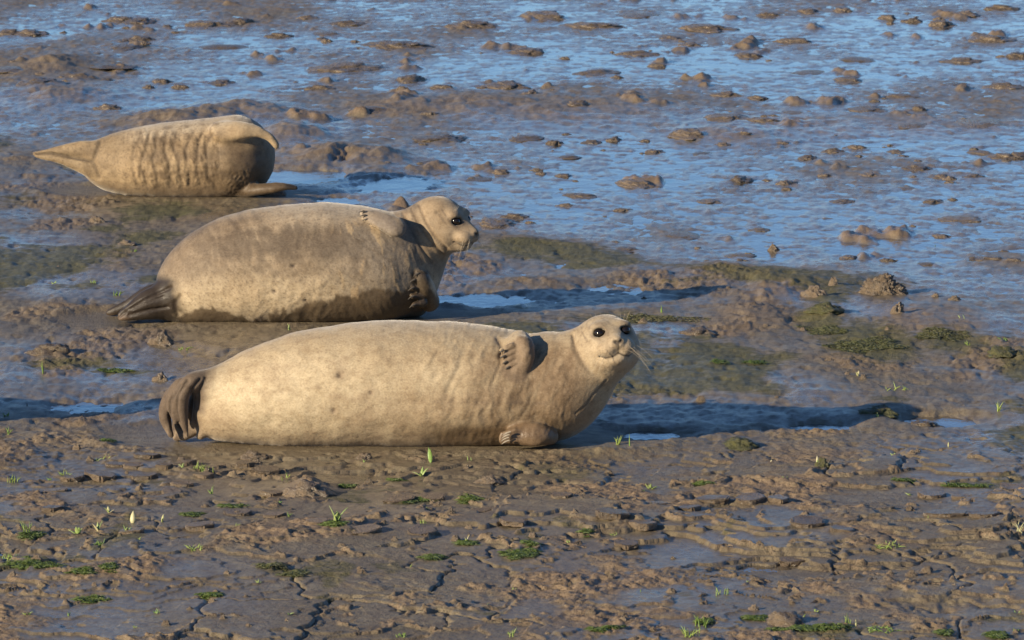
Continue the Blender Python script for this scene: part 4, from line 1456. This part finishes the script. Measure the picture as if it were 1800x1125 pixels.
def tuft(u, v, hpx, n, lab, spread=.8, wpx=14, mat='grass', group=None, name='grass_tuft'):
    p = on_ground(u, v)
    k = p[1] / FPX
    r = random.Random(int(u * 3 + v))
    items = []
    for i in range(n):
        x0 = np.array([r.uniform(-.5, .5) * wpx * k, r.uniform(-.5, .5) * wpx * k, 0])
        a = r.uniform(0, 2 * math.pi)
        L = hpx * k * r.uniform(.5, 1.15)
        sp = r.uniform(.1, 1) * spread
        d = np.array([math.cos(a) * sp, math.sin(a) * sp, 1.0]); d /= np.linalg.norm(d)
        pts = [x0 + d * L * t + np.array([d[0] * .5, d[1] * .5, -.35 * sp]) * L * t * t for t in (0, .35, .7, 1)]
        rr = max(.0016, 1.0 * k)
        items.append((pts, [rr, rr * .95, rr * .7, rr * .15], 4))
    o = link_mesh(name, tubes_mesh(name, items), M[mat], None, (p[0], p[1], gz(p[0], p[1]) - .002))
    return tag(o, lab, 'plant', group)


seedling(757, 812, 27, 2, 'two upright pale leaves standing just below the front seal belly', ('leaf', 'leaf'), .26, .3, 1)
seedling(741, 829, 20, 4, 'small low green seedling left of the two upright leaves', ('leaf',), .3, 1.0, 2)
seedling(592, 940, 34, 4, 'largest bright pale green seedling growing from a green algae patch', ('leaf', 'leaf'), .42, .45, 3)
seedling(576, 943, 14, 3, 'tiny leaves at the left foot of the largest pale seedling', ('leaf',), .4, 1.0, 13)
seedling(138, 942, 22, 5, 'round leaved green seedling at the left edge of the cracked mud', ('leaf',), .45, .9, 4)
seedling(173, 936, 24, 3, 'reddish and green leaves right of the round leaved seedling', ('leaf', 'dry'), .3, .5, 5)
seedling(233, 925, 26, 1, 'single white withered leaf standing upright in cracked mud at left', ('dry',), .34, .1, 6)
seedling(222, 940, 18, 4, 'green leaves below the single white upright leaf', ('leaf',), .45, .9, 7)
seedling(192, 909, 18, 3, 'pale dry pair of leaves above the white leaf seedling', ('dry', 'leaf'), .35, .8, 8)
seedling(285, 924, 16, 2, 'slender pale leaf pair right of the white upright leaf', ('dry', 'leaf'), .26, .4, 9)
seedling(820, 962, 16, 4, 'small pale seedling on a mossy clump in the centre foreground', ('leaf', 'dry'), .35, .7, 10)
seedling(1505, 1100, 18, 1, 'single pale blade behind the long algae patch at lower right', ('dry',), .3, .15, 11)
seedling(1438, 816, 22, 2, 'yellowish sprout leaning on a rounded clod at right', ('dry', 'leaf'), .3, .25, 12)
seedling(1508, 665, 14, 2, 'two tiny pale leaves in the mud right of the front seal shadow', ('dry',), .35, .6, 14)
seedling(1667, 785, 14, 1, 'lone white leaf sliver on bare mud at right', ('dry',), .25, .05, 15)
seedling(1355, 812, 6, 1, 'tiny white fleck of leaf on bare mud', ('dry',), .4, .6, 16)
seedling(640, 812, 9, 3, 'tiny yellow green sprout under the front seal belly', ('leaf',), .4, .9, 17)
tuft(1087, 780, 18, 7, 'small yellow green tuft beside the front seal chest', .5, 10)
tuft(1107, 784, 22, 2, 'single upright green shoot right of the tuft by the front seal chest', .1, 2)
tuft(1575, 688, 16, 9, 'straggling green grass at the tip of the front seal shadow', 1.6, 40)
tuft(1705, 606, 12, 6, 'little grass tuft at the right edge of the algae covered mud', .8, 8)
tuft(1755, 722, 22, 5, 'upright green shoot at right beyond the small bright pool', .35, 4)
tuft(358, 828, 18, 26, 'spreading green grass tuft below the front seal tail', 1.3, 38)
tuft(185, 806, 10, 14, 'flat pale grass blades below the front seal tail at left', 1.8, 40)
tuft(505, 835, 16, 4, 'thin curved grass shoots left of the big rounded lump', .7, 18)
tuft(373, 866, 20, 4, 'crooked pale shoot in the cracked mud at left', .5, 5, 'leaf')
tuft(115, 840, 16, 14, 'dark green tuft on a broken plate at left', .8, 14)
tuft(22, 845, 16, 12, 'green tuft at the left edge above the cracked mud', .9, 18)
tuft(50, 940, 30, 10, 'tall thin green shoots at the left edge', .5, 14)
tuft(345, 980, 16, 14, 'small bright green tuft in the lower left mud', .9, 24)
tuft(175, 966, 12, 16, 'low green tuft under the round leaved seedling', 1.0, 18)
tuft(20, 972, 14, 26, 'low grass fringe at the left edge above the algae', 1.2, 46)
tuft(1145, 856, 12, 9, 'short pale grass tuft on smooth mud in the centre', 1.0, 14)
tuft(1080, 940, 8, 8, 'tiny grass wisps in the cracked mud centre', 1.0, 12)
tuft(1562, 966, 12, 30, 'low yellow green grass patch on the right foreground', 1.6, 44)
tuft(1270, 1045, 18, 7, 'dark little tuft with a pale shoot at lower right', .6, 24)
tuft(1232, 1100, 24, 12, 'tall thin green shoots at the bottom edge right of centre', .5, 22)
tuft(1215, 1122, 20, 16, 'bright grass clump cut by the bottom edge', .8, 30)
tuft(1550, 1108, 14, 34, 'pale spreading grass at the end of the long algae patch', 1.5, 50)
tuft(1490, 1100, 20, 6, 'thin green shoots beside the single pale blade', .4, 10)
tuft(706, 1114, 10, 16, 'small bright green tuft at the bottom edge centre left', 1.0, 18)
tuft(900, 1120, 18, 5, 'pale shoots at the bottom edge in the centre', .4, 8)
tuft(1790, 950, 26, 6, 'dry straw coloured stalks at the right edge', .6, 16, 'dry')
tuft(165, 498, 8, 5, 'tiny grass sprig left of the middle seal', .8, 8)
tuft(235, 442, 8, 6, 'tiny pale sprig on mud left of the middle seal back', 1.2, 10)
tuft(205, 520, 12, 7, 'small tuft on a clod left of the middle seal tail', .7, 10)
tuft(318, 618, 12, 8, 'pale grass sprig between the middle and front seals', 1.2, 26)
tuft(75, 658, 22, 3, 'upright green shoot at the edge of the dark shadow at left', .15, 3)
tuft(10, 736, 12, 6, 'yellow sprig at the left edge below the dark shadow', .9, 10)
tuft(14, 762, 16, 4, 'curved pale shoot at the left edge on lit mud', .6, 6)
tuft(1163, 550, 14, 3, 'lone green shoot on algae mud right of the front seal head', .2, 3)
tuft(510, 582, 12, 4, 'pale blade behind the back of the front seal', .4, 6, 'leaf')
tuft(48, 712, 18, 1, 'dark stick poking up from the shadow at left', .3, 2, 'claw', None, 'stick')
for i in range(46):
    v = random.uniform(800, 1120) if random.random() < .7 else random.uniform(420, 780)
    u = random.uniform(0, 1800)
    if v < 800 and 150 < u < 1200: continue
    o = tuft(u, v, random.uniform(6, 11), random.randint(2, 6), 'sprig', .9, random.uniform(4, 12), random.choice(('grass', 'grass', 'leaf')), 'tiny grass sprigs in the mud')
    TO_RANK.append((o, u, v, 'tiny green grass sprig', 'of bare mud', 420, 60))


def algae_patch(u, v, wpx, dpx, n, lab):
    """a mat of short limp green strands lying on the mud"""
    p = on_ground(u, v)
    k = p[1] / FPX
    dk = p[1] / (v + 650.0)                                # metres of depth per pixel row
    r = random.Random(int(u * 5 + v))
    xs = []
    for i in range(int(n * 1.7)):
        a, q = r.uniform(0, 2 * math.pi), r.random() ** .75
        q *= .80 + .9 * mnoise.noise(Vector((math.cos(a) * 1.3 + u, math.sin(a) * 1.3, v)))
        xs.append((p[0] + math.cos(a) * q * wpx * k * .5, p[1] + math.sin(a) * q * dpx * dk * .5, r.uniform(0, 2 * math.pi), r.uniform(.010, .026)))
    z0 = ground_fields(np.array([q[0] for q in xs]), np.array([q[1] for q in xs]))[0]
    items = []
    for (x, y, a, L), z in zip(xs, z0):
        b = np.array([x - p[0], y - p[1], z + .001])
        d = np.array([math.cos(a), math.sin(a) * .8, 0])
        h = r.uniform(.001, .0055)
        items.append(([b, b + d * L * .35 + (0, 0, h), b + d * L * .75 + (0, 0, h * .8), b + d * L + (0, 0, 0)], [.0013, .0016, .0012, .0004], 3))
    o = link_mesh('algae_patch', tubes_mesh('algae_patch', items), M['olive' if 'olive' in lab else 'algae'], None, (p[0], p[1], 0))
    tag(o, lab, 'algae')


for a in [(1420, 1108, 150, 12, 900, 'longest green algae patch near the bottom right edge'),
          (1330, 1086, 44, 9, 220, 'green algae patch left of the ragged mound at lower right'),
          (1065, 1113, 52, 12, 420, 'bright green algae clump at the bottom edge right of centre'),
          (915, 983, 66, 17, 520, 'bright green algae patch in the centre foreground'),
          (935, 968, 26, 8, 130, 'small algae streak just above the centre algae patch'),
          (765, 988, 50, 9, 240, 'flat green algae patch left of the centre one'),
          (590, 940, 48, 14, 420, 'dark green algae under the largest pale seedling'),
          (40, 992, 90, 18, 700, 'large green algae patch at the left edge of the foreground'),
          (80, 1000, 60, 14, 360, 'green algae tail of the large patch at the left'),
          (160, 1053, 46, 10, 260, 'bright green algae patch in the bottom left corner area'),
          (145, 1018, 40, 7, 160, 'thin algae strip in the lower left mud'),
          (192, 1014, 40, 8, 160, 'short algae strip beside the thin strip at lower left'),
          (715, 880, 40, 9, 240, 'green algae patch in a crack left of centre'),
          (750, 878, 44, 8, 200, 'green algae patch in a crack just right of its twin'),
          (825, 880, 44, 9, 220, 'green algae on a plate edge in the centre'),
          (405, 895, 46, 7, 200, 'green algae along a plate edge at left'),
          (340, 912, 34, 8, 150, 'green algae in the cracks right of the white leaf'),
          (55, 942, 44, 10, 240, 'green algae round the tall shoots at the left edge'),
          (480, 1006, 60, 10, 260, 'olive algae patch in the lower left centre'),
          (520, 1018, 44, 9, 200, 'olive algae patch trailing right of its neighbour'),
          (820, 965, 34, 9, 200, 'algae clump carrying a small pale seedling'),
          (1030, 942, 24, 7, 120, 'little algae tuft in the cracked mud right of centre'),
          (370, 1050, 44, 8, 200, 'green algae strip near the bottom left'),
          (1235, 850, 36, 7, 120, 'thin algae streak on smooth mud right of centre'),
          (1700, 851, 90, 5, 260, 'long thin algae line on the right side'),
          (1590, 846, 40, 5, 120, 'short algae line left of the long thin one'),
          (1755, 1115, 36, 12, 220, 'dark green algae at the bottom right corner'),
          (1660, 1112, 26, 10, 120, 'small algae clump left of the bottom right corner'),
          (700, 842, 26, 6, 100, 'small algae fleck below the upright leaves'),
          (610, 851, 26, 7, 120, 'algae fleck on smooth mud left of the upright leaves'),
          (190, 780, 18, 8, 90, 'green algae spot left of the front seal tail'),
          (1266, 643, 30, 9, 150, 'dark green algae clump right of the front seal head'),
          (200, 652, 60, 8, 260, 'green algae streak between shadow and middle seal tail'),
          (1330, 640, 40, 7, 140, 'faint algae streak right of the dark clump'),
          (1520, 606, 170, 30, 900, 'broad olive algae mat right of the front seal head'),
          (1450, 578, 90, 18, 400, 'olive algae mat between the mossy mound and the broad mat'),
          (1650, 590, 110, 22, 450, 'olive algae mat at the right edge behind the broad one'),
          (1150, 560, 150, 16, 420, 'thin olive algae on the mud behind the front seal head'),
          (1240, 1093, 30, 8, 120, 'algae at the foot of the tall shoots by the bottom edge')]:
    algae_patch(*a)


rank_labels()
